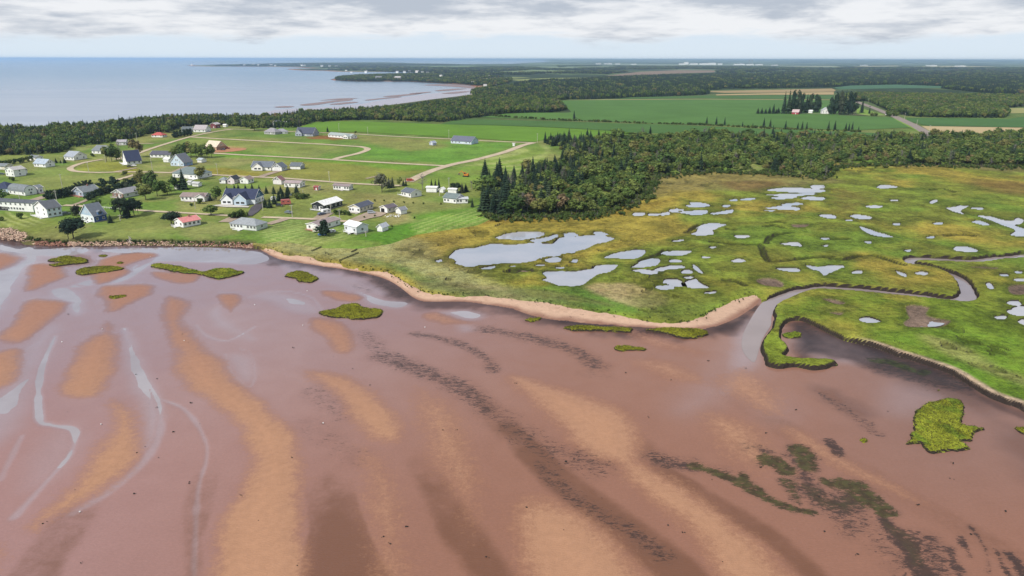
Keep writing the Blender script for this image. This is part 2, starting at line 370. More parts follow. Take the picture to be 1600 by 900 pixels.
Za = (0, 380, 1.7313); Zb = (600, 400, 1.8)
bars = [("-60,400 0,394 30,397 37,405 0,422 -60,440", 5, 1), ("47,414 95,414 104,430 95,437 57,452 35,455 42,435", 4, 1), ("150,412 190,397 235,394 247,399 225,407 195,418 205,425 175,440 145,443", 3.5, 1),
 ("232,425 300,427 312,435 300,442 262,442", 3, .8), ("160,447 225,443 248,448 225,467 188,484 170,485 162,472 150,460", 4, 1), ("40,472 70,467 102,470 105,480 62,515 30,535 7,532 5,522 25,500", 4, 1),
 ("112,560 130,535 155,520 180,517 185,540 187,570 175,600 150,622 110,625 85,612 95,585", 5, 1), ("160,540 180,520 178,505 165,500 158,518", 4, .6), ("173,624 214,646 226,675 219,715 190,755 144,785 87,812 60,840 30,830 75,785 120,740 152,700 170,660", 7, 1),
 ("254,467 277,463 295,475 289,507 323,536 347,559 370,594 404,623 445,657 472,703 480,750 472,807 476,960 340,960 341,842 347,796 381,738 387,703 358,657 312,623 277,594 266,553 254,507", 6, 1),
 ("341,461 370,461 373,475 361,490 349,478", 3, .9), ("485,498 531,504 557,524 560,547 543,556 520,553 503,533", 5, 1), ("471,579 520,579 566,600 612,640 630,675 612,692 572,680 537,634 497,605", 7, 1),
 ("800,589 878,606 956,633 1000,667 1006,711 1022,733 1100,778 1183,844 1239,900 1300,960 1160,960 1072,833 1000,778 961,733 911,711 867,661 822,617", 8, 1), ("800,783 867,778 933,806 989,856 1022,900 1050,960 833,960 815,900 795,833", 9, 1),
 ("978,561 1044,561 1100,583 1100,600 1033,594", 7, .6), ("1217,672 1255,667 1322,711 1405,755 1450,790 1380,770 1300,735", 7, .8), ("497,455 520,453 550,459 567,465 555,471 520,470", 3, .9), ("657,490 680,488 710,497 745,505 692,508 662,500", 4, .8),
 ("-60,560 0,550 25,548 38,560 30,590 0,612 -60,640", 5, 1), ("1100,590 1160,570 1210,600 1240,650 1190,650 1130,620", 9, .6), ("640,600 700,620 740,690 760,780 740,850 690,760 650,680", 10, .6), ("1090,640 1180,660 1230,720 1180,740 1110,700", 10, .6), ("0,840 30,850 10,900 -60,930 -60,850", 6, .5),
 ("950,500 1020,520 1100,545 1090,556 1000,540", 7, .6), ("560,700 620,740 650,850 660,960 560,960 570,820", 10, .6)]
for s, soft, k in bars:
    d = sdf(world_poly(smooth_closed(parse(s), 4), 0.0), X, Y, 22) + (n_b - 0.5) * 3.4 + (n_a - 0.5) * 4.0
    bar = np.maximum(bar, k * ss(-soft * .55, soft * 1.25, d)); zb = np.maximum(zb, k * ss(-soft, soft * 1.6, d))
barv = bar * (.9 + .2 * n_a)
wet = wet * (1 - 0.93 * bar)
# run-off troughs: damp red-brown sand
trough = np.zeros(len(X))
for s, wd, k in (("474,750 520,715 555,705 558,784 590,850 640,960 470,960 478,820", 3, .75),):
    d = sdf(world_poly(smooth_closed(parse(s), 4), 0), X, Y, 20) + (n_b - .5) * 2; m = ss(-.6, 1.0, d) * k * (.6 + .4 * ss(0, 7, d))
    m = m * ss(705, 840, py + (n_b - .5) * 60); trough = np.maximum(trough, m); wet = wet * (1 - .35 * m)
for s, wd, k in (("640,690 680,760 720,830 790,920 830,980", 4.5, .7), ("735,600 790,660 867,744 956,811 1055,889 1120,960", 4.2, .8), ("975,650 1000,690 1030,730 1110,780 1211,844 1290,920", 3.6, .75), ("330,700 318,760 305,830 300,940", 2.4, .4), ("170,740 110,815 50,905 20,960", 4, .5), ("560,640 640,660 660,720 720,800", 3.5, .3),
                 ("600,550 660,580 740,610 790,680", 4, .35), ("1080,540 1150,620 1240,680 1330,730 1440,790 1600,880", 4, .3), ("655,590 700,640 716,700", 3, .3)):
    d = ldist(world_poly(smooth_open(parse(s), 5), 0), X, Y, 40) + (n_a - .5) * 5; m = ss(wd * 1.35, wd * .35, d) * k * .72 * (.55 + .9 * n_b) * (1 - bar * .4)
    y0_ = float(s.split()[0].split(',')[1]); m = m * ss(y0_ - 10, y0_ + 110, py + (n_b - .5) * 40); trough = np.maximum(trough, m); wet = wet * (1 - .4 * m)
# standing films of water, shiny, with pale sky reflection painted into the colour
film = np.zeros(len(X))
for s, soft, k in (("150,392 200,388 300,386 390,391 420,402 400,412 330,410 250,408 225,420 190,440 120,446 105,448 160,430 215,418 235,402", 3, 1.0), ("80,455 105,450 125,465 130,485 118,492 100,478", 3, .9), ("-60,405 0,400 45,385 60,400 45,420 20,450 0,490 -60,520", 4, .8), ("0,380 40,390 120,385 140,392 100,400 40,398 0,392", 2.5, .8),
                   ("25,560 60,520 85,510 75,550 55,590 40,640 0,690 -60,720 -60,640 10,600", 5, .6), ("200,520 215,560 245,620 245,680 225,700 228,640 205,590", 3, .75), ("395,462 430,455 480,470 500,488 460,488 420,470", 3, .55), ("560,455 600,468 640,472 620,480 580,474", 3, .8), ("690,488 730,484 760,492 740,500 710,497", 3, .7), ("715,508 735,506 740,516 722,518", 3, .5),
                   ("430,400 480,416 540,430 590,446 620,462 590,462 520,445 450,425", 3, .45), ("340,480 350,500 390,520 395,530 360,520 330,495", 3, .5), ("360,555 390,560 398,590 375,595", 3, .45), ("1130,555 1150,520 1185,545 1190,600 1235,640 1205,655 1150,620 1090,645 1050,640 1100,590", 9, .32), ("1152,500 1192,500 1188,555 1165,600 1125,615 1142,560", 4, .7), ("1240,520 1330,530 1400,560 1340,570 1250,552", 4, .5), ("1400,600 1480,620 1420,650 1380,640", 6, .3), ("60,700 110,660 130,690 90,740 40,760", 5, .3)):
    d = sdf(world_poly(smooth_closed(parse(s), 4), 0), X, Y, 22) + (n_b - .5) * 2.5; film = np.maximum(film, ss(-soft, soft, d) * k)
for s, wd, k in (("150,250 110,350 105,470 130,490 190,500 205,520 190,570 130,640 40,740", 1.7, .8), ("335,230 365,320 420,410 432,450 430,520 380,600 300,670 200,730", 2.0, .7), ("430,420 500,450 550,520 560,580 535,680 525,900", 1.0, .6), ("60,520 30,580 0,640", 1.3, .5), ("-40,430 30,350 70,290 110,265", 1.5, .7), ("660,150 760,130 840,145 870,180", 1.2, .5), ("180,120 260,110 330,85 370,60", 2, .9), ("610,300 625,350 670,390 690,360 680,300 650,285", .8, .4), ("530,220 560,250 620,262 690,225", 1.2, .5)):
    d = ldist(world_poly(smooth_open(parse(s, *Za), 5), 0), X, Y, 30) + (n_b - .5) * 1.2; film = np.maximum(film, ss(wd * .95, wd * .1, d) * k * (.45 + .8 * n_c) * .95)
film *= (1 - bar * .9)
mixc(C, film * .85, A(178, 166, 172, .7)); wet = np.maximum(wet, film)
# dark wet band at the foot of the beach and rock wall, and black mud behind the grass spit
dO = ldist(np.vstack([world_poly(parse("-300,392 0,374 40,388 120,386 250,384 385,386"), 0), OUT_W]), X, Y, 40)
band = ss(11, 1.5, dO + (n_b - .5) * 13 + (n_a - .5) * 6) * ss(1210, 1120, px)
mixc(C, band * .85, A(78, 58, 54, .66)); wet = np.maximum(wet * (1 - .55 * band), .35 * band)
mud = np.zeros(len(X))
for s, soft, k in (("1238,506 1290,508 1340,522 1450,562 1545,618 1480,608 1380,580 1290,558 1245,560", 4, .95), ("1228,505 1262,498 1320,515 1390,540 1420,560 1360,552 1300,545 1245,555 1235,530", 4, 1.0), ("1300,530 1400,552 1480,580 1560,625 1640,670 1560,645 1470,600 1380,572", 3, .8), ("1380,560 1450,575 1560,635 1520,640 1430,600", 7, .55), ("1130,505 1165,490 1185,480 1150,520 1110,518 1060,520 1090,514", 2.5, .8), ("860,497 940,508 1010,516 1060,520 1000,523 900,512", 2.5, .9),
                   ("1270,600 1330,625 1370,650 1350,655 1300,635", 4, .35), ("1560,660 1640,690 1640,760 1560,700", 6, .35)):
    d = sdf(world_poly(smooth_closed(parse(s), 4), 0), X, Y, 24) + (n_b - .5) * 8 + (n_a - .5) * 5; mud = np.maximum(mud, ss(-soft, soft, d) * k)
mixc(C, np.clip(mud * (1.1 - .5 * n_b), 0, 1), A(48, 40, 44, .66)); wet = np.where(mud > .3, np.minimum(wet, .30 + .5 * ss(.5, .75, n_a)), wet)
# weed: density the material breaks into specks, and its green share
weed = np.zeros(len(X)); alg = np.zeros(len(X))
for z, s, wd, k, g in ((Zb, "0,280 60,305 160,345 240,390 290,430", 4.5, .75, .15), (Zb, "90,218 150,230 220,250 290,290 310,320", 2.5, .7, .1), (Zb, "280,205 370,220 450,238 540,265 605,310", 4.2, .75, 0), (Zb, "300,440 400,510 470,560 560,590 600,600", 5, .55, .05), (Zb, "470,540 540,560 600,590", 4, .6, 0), (Zb, "430,580 520,670 600,720 700,780 790,850", 2.6, .6, .05),
                      (Zb, "760,560 800,575 880,590 960,610", 3.2, .6, .1), (Zb, "880,592 940,612 1010,640 1060,672 1110,695 1160,712 1205,718", 1.9, 1.0, 1), (Zb, "1005,615 1015,640", 1.5, .9, 1), (Zb, "1080,575 1105,582 1130,600", 2.6, 1.0, .8), (Zb, "1165,545 1185,565 1195,595", 2.6, 1.0, .6), (Zb, "1150,560 1180,600 1190,640", 3, .8, .2), (Zb, "1235,630 1255,645", 1.6, 1.0, .9),
                      (Zb, "1200,660 1240,690 1290,700 1330,680", 4.5, .75, .35), (Zb, "1290,640 1340,655 1370,690 1410,718", 2.8, .95, .9), (Zb, "1400,720 1420,760 1470,800 1500,860", 2.2, .85, .3), (Zb, "1220,690 1270,720 1310,760", 4, .7, .2), (Zb, "1340,740 1420,800 1480,880", 5, .55, .1), (Zb, "1140,640 1160,690", 2.5, .6, .6), (Zb, "1040,540 1080,560", 3, .5, 0), (Zb, "1220,380 1260,410 1330,455 1360,470", 2, .6, 0), (Zb, "1350,480 1390,500", 1.4, .5, 0),
                      ((1000, 600, 2.6667), "90,320 160,340 240,355", 2.6, .6, .1), ((1000, 600, 2.6667), "500,270 540,300 520,330", 2.5, .5, 0), ((1000, 600, 2.6667), "1340,640 1380,720", 1.2, .75, 0), ((1000, 600, 2.6667), "1380,600 1430,670 1460,780", 1.2, .9, .1), ((1000, 600, 2.6667), "1540,710 1580,760 1600,800", 1.6, .85, 0), ((1000, 600, 2.6667), "1480,690 1530,790", 1.3, .7, 0), ((1000, 600, 2.6667), "1290,690 1330,790", 1.4, .6, 0), ((1000, 600, 2.6667), "790,240 830,290", 1.2, .7, 0),
                      ((1000, 600, 2.6667), "1100,650 1150,740 1200,800", 2.6, .9, .2), ((1000, 600, 2.6667), "1180,660 1240,760", 4, .55, 0), ((1150, 400, 3.5556), "750,580 860,590 960,630", 2.8, .8, .6), ((1150, 400, 3.5556), "1030,660 1050,635", 1.6, .8, .4), ((600, 400, 1.8), "560,330 640,340", 2, .3, 0), (Za, "840,400 900,440 930,470", 4, .4, .2), (Za, "840,490 900,530 960,580", 5, .35, .1), (Za, "1330,460 1385,500", 5, .5, .1),
                      ((380, 340, 4), "560,300 680,330 800,370 930,440 1010,490", 3.6, .75, 0), ((380, 340, 4), "760,720 830,800 880,880", 3.5, .5, 0), ((380, 340, 4), "0,300 120,290 230,310", 2.2, .5, 0), ((380, 340, 4), "700,430 790,460", 2.5, .5, 0)):
    d = ldist(world_poly(smooth_open(parse(s, *z), 4), 0), X, Y, 40) + (n_b - .5) * 3.5; m = ss(wd * 1.7, wd * .1, d) * k
    m = np.minimum(1, m * (1.3 if (g > .25 or z[1] == 600) else .9)); weed = np.maximum(weed, m); alg = np.maximum(alg, m * g)
weed = np.maximum(weed, .8 * mud * ss(.3, .6, n_a)); weed = np.maximum(weed, 0.10 * ss(.52, .7, n_c) * ss(500, 700, py))
wet = np.clip(wet * (1 - .75 * np.clip(weed, 0, 1)), 0, 1)
dC = sdf(CREEK, X, Y, 30)
Zz = 0.20 * zb + 0.05 * (n_a - .5) - 0.11 * film - 0.5 * ss(-3, 6, dC + (n_b - .5) * 5) * ss(562, 480, py + (n_b - .5) * 30)
dM = sdf(MARSH, X, Y, 30); Zz = Zz - 1.6 * ss(2, 9, dM)
dLn = sdf(world_poly(land_px, 1.6), X, Y, 40); Zz = Zz - 1.5 * ss(6, 14, dLn)
keep = ((dM < 14) & (dLn < 20))
q, used = grid_faces(nr, nc, keep)
me = mesh_np("tidal_flat", np.stack([X, Y, Zz], 1)[used], q, dict(Col=C[used], wet=wet[used], weed=weed[used], alg=alg[used], bar=barv[used], trough=trough[used], tone=ss(700, 430, py)[used]))
m, t, b = newmat('tidal_sand'); p = posn(t)
c = t.attr('Col').outputs['Color']; wv = t.attr('wet').outputs['Fac']; wd_ = t.attr('weed').outputs['Fac']; al_ = t.attr('alg').outputs['Fac']
n1 = t.noise(p, 0.12, 5, .62, .4); n2 = t.noise(p, 1.3, 4, .6); n3 = t.noise(p, 6.0, 2, .5)
k = t.math('ADD', t.math('ADD', t.math('MULTIPLY', n1, .16), t.math('MULTIPLY', n2, .16)), t.math('ADD', t.math('MULTIPLY', n3, .22), .73))
cc = t.n('ShaderNodeCombineXYZ'); [t.put(cc.inputs[i], k) for i in range(3)]
col = t.mix(1.0, c, cc.outputs[0], 'MULTIPLY')
bv = t.attr('bar').outputs['Fac']; gr = t.noise(p, .55, 5, .75, .3); gr2 = t.noise(p, 1.7, 3, .7)
bj = t.math('ADD', bv, t.math('MULTIPLY', t.math('SUBTRACT', t.math('ADD', t.math('MULTIPLY', gr, .6), t.math('MULTIPLY', gr2, .4)), .5), 1.1))
grain = t.ramp(gr2, .42, .62); col = t.mix(t.math('MULTIPLY', grain, .22), col, t.mix(1.0, col, (1.22, 1.2, 1.26), 'MULTIPLY'))
bcol = t.mix(t.attr('tone').outputs['Fac'], tuple(A(194, 147, 116, .68)), tuple(A(176, 130, 110, .66)))
bcol = t.mix(1.0, bcol, t.mix(t.ramp(t.math('ADD', t.math('MULTIPLY', gr, .5), t.math('MULTIPLY', n3, .5)), .35, .65), (.90, .90, .90), (1.10, 1.10, 1.10)), 'MULTIPLY')
rimf = t.math('MULTIPLY', t.ramp(bj, .08, .28), t.math('SUBTRACT', 1.0, t.ramp(bj, .30, .75)))
tj = t.math('ADD', t.attr('trough').outputs['Fac'], t.math('MULTIPLY', t.math('SUBTRACT', t.math('ADD', t.math('MULTIPLY', n1, .5), t.math('MULTIPLY', gr, .5)), .5), .8))
col = t.mix(t.math('MULTIPLY', t.ramp(tj, .04, .62), .74), col, tuple(A(124, 86, 66, .66)))
col = t.mix(t.ramp(bj, .14, .66), col, bcol)
col = t.mix(t.math('MULTIPLY', rimf, t.lerp(t.attr('tone').outputs['Fac'], .28, .5)), col, t.mix(1.0, bcol, (.74, .66, .64), 'MULTIPLY'))
col = t.mix(t.math('MULTIPLY', t.ramp(bv, .75, 1.05), .5), col, t.mix(1.0, bcol, (1.12, 1.13, 1.12), 'MULTIPLY'))
mp = t.n('ShaderNodeMapping'); mp.inputs['Rotation'].default_value = (0, 0, math.radians(52)); mp.inputs['Scale'].default_value = (.42, 1.15, 1); t.put(mp.inputs[0], p)
sp = t.math('ADD', t.math('MULTIPLY', t.noise(mp.outputs[0], .9, 6, .75, .8), .62), t.math('MULTIPLY', t.noise(mp.outputs[0], 3.0, 4, .7), .38))
silt = t.math('MULTIPLY', t.math('MULTIPLY', wd_, t.ramp(t.noise(p, .35, 4, .65), .3, .65)), .42)
col = t.mix(silt, col, (.070, .046, .042))
spk = t.ramp(t.math('ADD', sp, t.math('MULTIPLY', wd_, .23)), .60, .70)
spk = t.math('MULTIPLY', spk, t.ramp(wd_, .03, .25))
gm = t.mix(t.ramp(t.noise(p, .5, 3), .4, .6), (.014, .022, .008), (.036, .052, .014))
wc = t.mix(t.ramp(al_, .15, .55), (.030, .024, .024), gm)
col = t.mix(t.math('MULTIPLY', spk, .8), col, wc)
stn = t.ramp(t.noise(p, .7, 2, .5), .80, .82)
col = t.mix(t.math('MULTIPLY', stn, .75), col, (.03, .022, .02))
t.put(b.inputs['Base Color'], col)
b.inputs['Roughness'].default_value = .85; b.inputs['Specular IOR Level'].default_value = .12
t.put(b.inputs['Coat Weight'], t.math('MULTIPLY', wv, t.lerp(t.ramp(n1, .35, .65), .75, 1.0)))
b.inputs['Coat IOR'].default_value = 1.38; t.put(b.inputs['Coat Roughness'], t.lerp(wv, .30, .07))
wav = t.n('ShaderNodeTexWave', wave_type='BANDS', bands_direction='Y'); t.put(wav.inputs['Vector'], p); wav.inputs['Scale'].default_value = .55; wav.inputs['Distortion'].default_value = 16; wav.inputs['Detail'].default_value = 3; wav.inputs['Detail Scale'].default_value = .6
hh = t.math('ADD', t.math('MULTIPLY', wav.outputs['Fac'], .5), t.math('ADD', n2, t.math('MULTIPLY', n3, .5)))
x = t.n('ShaderNodeBump'); t.put(x.inputs['Height'], hh); x.inputs['Distance'].default_value = .05; t.put(x.inputs['Strength'], t.lerp(wv, .5, .05)); t.put(b.inputs['Normal'], x.outputs[0])
tag(link("tidal_flat", me, m), kind='structure')
water('film_water', (.30, .265, .275), .04, .9, .03, (.36, .33, .345))
fill("tide_pool", world_poly(parse("-320,380 0,376 395,388 470,410 620,455 800,505 800,560 640,560 470,640 250,720 -320,760"), 0), -.062, MATS['film_water'])

# ------------------------------------------------------------------ beach
PX, PY = grid_px(370, 1215, 1.6, np.arange(374, 525, 1.0))
nr, nc = PX.shape; X, Y = at(PX.ravel(), PY.ravel(), 0.5)
strip = np.vstack([OUT_W, GR_W[::-1]])
dS = sdf(strip, X, Y, 20); dO = ldist(OUT_W, X, Y, 40); dG = ldist(GR_W, X, Y, 40); dM = sdf(MARSH, X, Y, 30)
nb = fbm(X, Y, 5, 4, 21)
rr = dO / (dO + dG + 1e-6)
Zz = np.where(dS > 0, 0.02 + .85 * ss(0, 1, rr) + .12 * (nb - .5), np.where(dM > 0, 0.87 - .35 * dG, 0.02 - .30 * dO))
C = np.tile(A(220, 184, 158, .7), (len(X), 1)); mixc(C, ss(.42, .05, rr + (nb - .5) * .35) * .85, A(150, 108, 92, .7)); mixc(C, ss(.55, .75, nb) * .5, A(196, 158, 134, .7))
keep = (dS > -2.5) | ((dM > -1) & (dG < 4) & (dS > -4))
q, used = grid_faces(nr, nc, keep)
me = mesh_np("beach", np.stack([X, Y, Zz], 1)[used], q, dict(Col=C[used]))
m, t, b = newmat('beach_sand'); p = posn(t); c = t.attr('Col').outputs['Color']
k = t.math('ADD', t.math('MULTIPLY', t.noise(p, .7, 5, .65), .45), t.math('ADD', t.math('MULTIPLY', t.noise(p, 5, 3), .3), .62))
cc = t.n('ShaderNodeCombineXYZ'); [t.put(cc.inputs[i], k) for i in range(3)]
col = t.mix(1.0, c, cc.outputs[0], 'MULTIPLY')
col = t.mix(t.math('MULTIPLY', t.ramp(t.noise(p, .9, 5, .7, 1.0), .60, .68), .6), col, (.06, .045, .035))
t.put(b.inputs['Base Color'], col); b.inputs['Roughness'].default_value = .92; b.inputs['Specular IOR Level'].default_value = .1
bump(t, b, t.noise(p, 1.5, 4), .4, .2)
tag(link("beach", me, m), kind='structure')

# ------------------------------------------------------------------ salt marsh
PX, PY = grid_px(395, 1930, 1.45, np.concatenate([np.arange(228, 300, 1.0), np.arange(300, 800, 1.35)]))
nr, nc = PX.shape; px, py = PX.ravel(), PY.ravel()
X, Y = at(px, py, 1.2)
dM = sdf(MARSH, X, Y, 30); sel = dM > -14
nA = fbm(X, Y, 60, 5, 31); nB = fbm(X, Y, 14, 4, 33); nC = fbm(X, Y, 3.2, 3, 35); nD = fbm(X, Y, 140, 3, 37)
dE = dM + (nB - .5) * 2.0 + (nC - .5) * 1.2
isbeach = ldist(GR_W, X, Y, 14)
hb = np.where(isbeach < 13.9, 0.75 + .7 * ss(-1.0, 4.0, dE + (nC - .5) * 3), -.4 + 1.85 * ss(-.3, 1.5, dE))
hb = np.where(dM < 0, np.where(isbeach < 13.9, 0.75 + dE * .35, -.4 + dE * .3), hb)
UPm = sdf(world_poly(land_px, 1.6), X, Y, 30)
hb = np.where((dM < 0) & (UPm > -2), 1.35, hb)
hb = np.where((UPm > -5) & (dM > 0), 1.35, hb)
Zz = hb + .22 * (nB - .5) + .22 * (nC - .5) * ss(0, 2, dM)
gold = A(166, 150, 66, .78); green = A(136, 150, 58, .78); lush = A(108, 142, 50, .72); tan = A(158, 146, 94, .66); olive = A(112, 108, 48, .66); rust = A(138, 104, 64, .66)
g = ss(.42, .62, nA + .30 * ss(900, 1300, px + (py - 340) * 1.2) - .16 + .1 * (nB - .5))
C = np.outer(1 - g, gold) + np.outer(g, green)
mixc(C, ss(.5, .66, nB + .12 * g) * .5, olive); mixc(C, ss(.56, .72, fbm(X, Y, 35, 4, 41)) * .6 * g, lush)
mixc(C, ss(.60, .72, fbm(X, Y, 45, 4, 43)) * .35, gold)
for s, soft, k, cl in (("1300,258 1420,262 1500,262 1600,270 1800,270 1800,245 1290,252", 12, .9, tan), ("1020,275 1130,264 1260,276 1300,285 1200,296 1060,300 1000,315", 10, .8, tan), ("1130,285 1200,283 1230,290 1190,298 1140,296", 8, .7, rust), ("1500,282 1600,284 1700,300 1600,305 1530,298", 12, .7, rust), ("1300,300 1330,295 1345,325 1310,330", 12, .5, rust), ("690,350 780,338 960,325 1050,310 1000,335 880,345 760,352", 8, .8, A(172, 146, 62)), ("1400,285 1480,280 1560,300 1560,325 1450,315", 14, .6, A(104, 134, 48)),
                       ("395,376 440,370 500,380 560,382 615,374 660,372 690,400 740,430 800,455 900,475 800,468 700,455 660,450 620,420 540,408 450,395", 6, .95, A(172, 172, 116)), ("560,405 610,410 650,425 700,445 780,457 740,462 670,452 630,430", 4, .8, A(110, 142, 66)), ("640,372 720,365 740,395 720,420 660,410 610,395", 6, .45, A(140, 118, 70)), ("800,452 880,446 960,465 1000,490 900,478 830,468", 4, .85, A(100, 138, 56)), ("920,448 990,446 1040,470 1000,480 950,465", 3, .85, A(196, 172, 128)), ("1000,470 1080,455 1130,470 1080,492 1020,490", 5, .6, A(126, 140, 66)),
                       ("650,440 780,448 860,455 960,478 880,470 700,456", 3, .5, A(126, 104, 80)), ("760,330 700,345 690,358 740,352 780,342", 4, .6, A(150, 136, 84)), ("1205,478 1300,455 1450,465 1560,480 1640,560 1640,650 1560,620 1400,545 1300,505 1220,500", 8, .62, A(104, 150, 40)), ("1185,520 1210,505 1235,545 1300,560 1280,572 1200,568", 3, .8, A(138, 152, 48)), ("1440,525 1500,540 1560,575 1600,590 1600,602 1540,580 1470,550", 3, .55, A(190, 178, 118)), ("1280,480 1330,475 1340,490 1290,490", 3, .4, A(150, 130, 70)), ("1440,440 1600,430 1640,520 1500,500", 10, .45, A(128, 140, 44)), ("1000,440 1100,430 1180,440 1130,470 1040,468", 8, .4, A(140, 136, 48))):
    d = sdf(world_poly(smooth_closed(parse(s), 3), 1.2), X, Y, 40) + (nB - .5) * soft * 1.3 + (nA - .5) * soft * 1.6; mixc(C, ss(-soft, soft, d) * k * (.75 + .5 * (nC - .3)), cl * .88)
pond_d = np.full(len(X), -8.0)
for P in POND_W: pond_d = np.maximum(pond_d, sdf(P, X, Y, 8))
pond_e = pond_d + (nC - .5) * 1.6 * (pond_d > -4)
Zz = Zz - 1.3 * ss(-.35, .5, pond_e)
pan_d = np.full(len(X), -8.0)
for P in PAN_W: pan_d = np.maximum(pan_d, sdf(P, X, Y, 8))
pe = pan_d + (nC - .5) * 1.2
Zz = Zz - .55 * ss(-.5, .9, pe); mixc(C, ss(-.4, .5, pe), A(132, 112, 98))
rim = ss(-5.5, -1.0, np.maximum(pond_d, pan_d)) * (np.maximum(pond_d, pan_d) < 0); mixc(C, rim * .55, A(84, 100, 36, .62))
dt = np.full(len(X), 12.0)
for P in DITCH_W: dt = np.minimum(dt, ldist(P, X, Y, 12))
Zz = Zz - 1.0 * ss(1.9, .5, dt + (nC - .5) * 1.4); mixc(C, ss(2.6, 1.0, dt + (nC - .5) * 1.5) * .75, A(44, 50, 24))
gul = ss(.655, .70, fbm(X, Y, 9, 3, 61)) * ss(.45, .6, nD) * (dM > 8); Zz = Zz - .55 * gul; mixc(C, gul * .5, A(56, 62, 24))
dC = sdf(CREEK, X, Y, 20); ce = dC + (nC - .5) * 1.3
Zz = Zz - 2.4 * ss(-.5, 1.3, ce)
mixc(C, ss(-.2, .9, ce), A(70, 52, 48)); mixc(C, ss(.1, .9, pond_e), A(96, 84, 80))
# narrow strip of sand along the foot of the right-hand marsh
dedge = dM + (nB - .5) * 2.5
sm = ss(4.2, 2.2, dedge) * ss(1330, 1380, px) * (py > 500) * (dM > -3); mixc(C, sm * .9, A(196, 168, 146))
q, used = grid_faces(nr, nc, sel & (dM > -12))
me = mesh_np("salt_marsh", np.stack([X, Y, Zz], 1)[used], q, dict(Col=C[used]))
tag(link("salt_marsh", me, MATS['salt_marsh']), kind='structure')

for i, P in enumerate(POND_W):
    cen = P.mean(0); P2 = cen + (P - cen) * 1.0
    dirs = P - cen; nrm = np.linalg.norm(dirs, axis=1, keepdims=True); P2 = P + dirs / np.maximum(nrm, .1) * 1.2
    o = fill("pond", P2[::2], .92 + .002 * (i % 5), MATS['pond_water']); tag(o, group='marsh ponds')
o = fill("creek", world_poly(creek_s, 1.2), 0.0, MATS['creek_water'])
o = fill("mud_pool", world_poly(smooth_closed(parse("955,345 1000,335 1060,345 1100,365 1160,372 1110,390 980,388 945,370", *Z7), 3), 1.0), 0.86, MATS['pond_water'])

# ------------------------------------------------------------------ sea
sea_px = np.vstack([parse("-1800,210 -300,204 0,199 100,196 180,191 250,187 330,183 400,181 480,176 540,171 600,164 660,156 720,149 748,145 742,139 735,133 690,130 640,127.5 560,127 522,125.5 516,124.3 526,122 545,117 600,114.8 662,113.6 640,112.2 560,112.4 524,111.8 505,110.6 470,110 449,108.6 452,107.6 490,106.8 455,105 420,104.3 380,104 330,104 296,103.2 292,102.5 330,101 400,99.6 460,98.2 520,97.6 600,97 640,98.6 720,100.2 800,99.8 830,98 860,96.6 840,94.2 700,94.1 560,93.8 460,93.6 -1800,89.6")])
SEA = world_poly(sea_px, 0.0)

# ------------------------------------------------------------------ upland and far country
v = [1.9]
while v[-1] < 318: v.append(v[-1] + min(1.8, max(.22, v[-1] * .017)))
ys = np.array(v[::-1]) + 92
PX, PY = grid_px(-520, 2120, 2.2, ys); PY = PY + ROLL * (PX - 800)
nr, nc = PX.shape; px, py = PX.ravel(), PY.ravel()
X, Y = at(px, py, 2.0); D = np.hypot(X, Y)
LAND = world_poly(np.vstack([land_px[:-3], [[3600, 90], [-1800, 90]]]) if False else land_px[:-2], 1.6)
LAND = np.vstack([world_poly(land_px[:-2], 1.6), [[90000, 120000], [-90000, 120000], [-2500, 300]]])
dU = sdf(LAND, X, Y, 40)
seaD = sdf(SEA, X, Y, 400)
nA = fbm(X, Y, 70, 5, 51); nB = fbm(X, Y, 16, 4, 53); nF = fbm(X, Y, 500, 5, 55)
Zz = 1.0 + 1.5 * ss(-2, 12, dU) + .35 * (nA - .5) * ss(5, 40, dU)
Zz = np.where(dU < 0, 1.0 + dU * .4, Zz)
Zz = Zz - 4.5 * ss(-30 - D * .004, 10, seaD)
ridge = 62 * ss(17000, 34000, Y) * (.35 + .65 * fbm(X, Y, 7000, 3, 57)) * ss(-9000, 9000, X) + 30 * ss(24000, 45000, Y) * ss(-12000, 0, X)
Zz = Zz + ridge * (seaD < -380)
lawn = A(138, 150, 76, .70); lawn2 = A(116, 146, 62, .68); dry = A(164, 158, 100, .66); mead = A(150, 150, 64); dk = A(48, 66, 44)
C = np.tile(lawn, (len(X), 1)); mixc(C, ss(.42, .6, nA), lawn2); mixc(C, ss(.55, .7, fbm(X, Y, 40, 4, 59)) * .6, dry)
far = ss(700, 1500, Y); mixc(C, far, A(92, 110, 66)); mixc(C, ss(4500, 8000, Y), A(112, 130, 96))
mixc(C, far * ss(.42, .52, nF), dk)
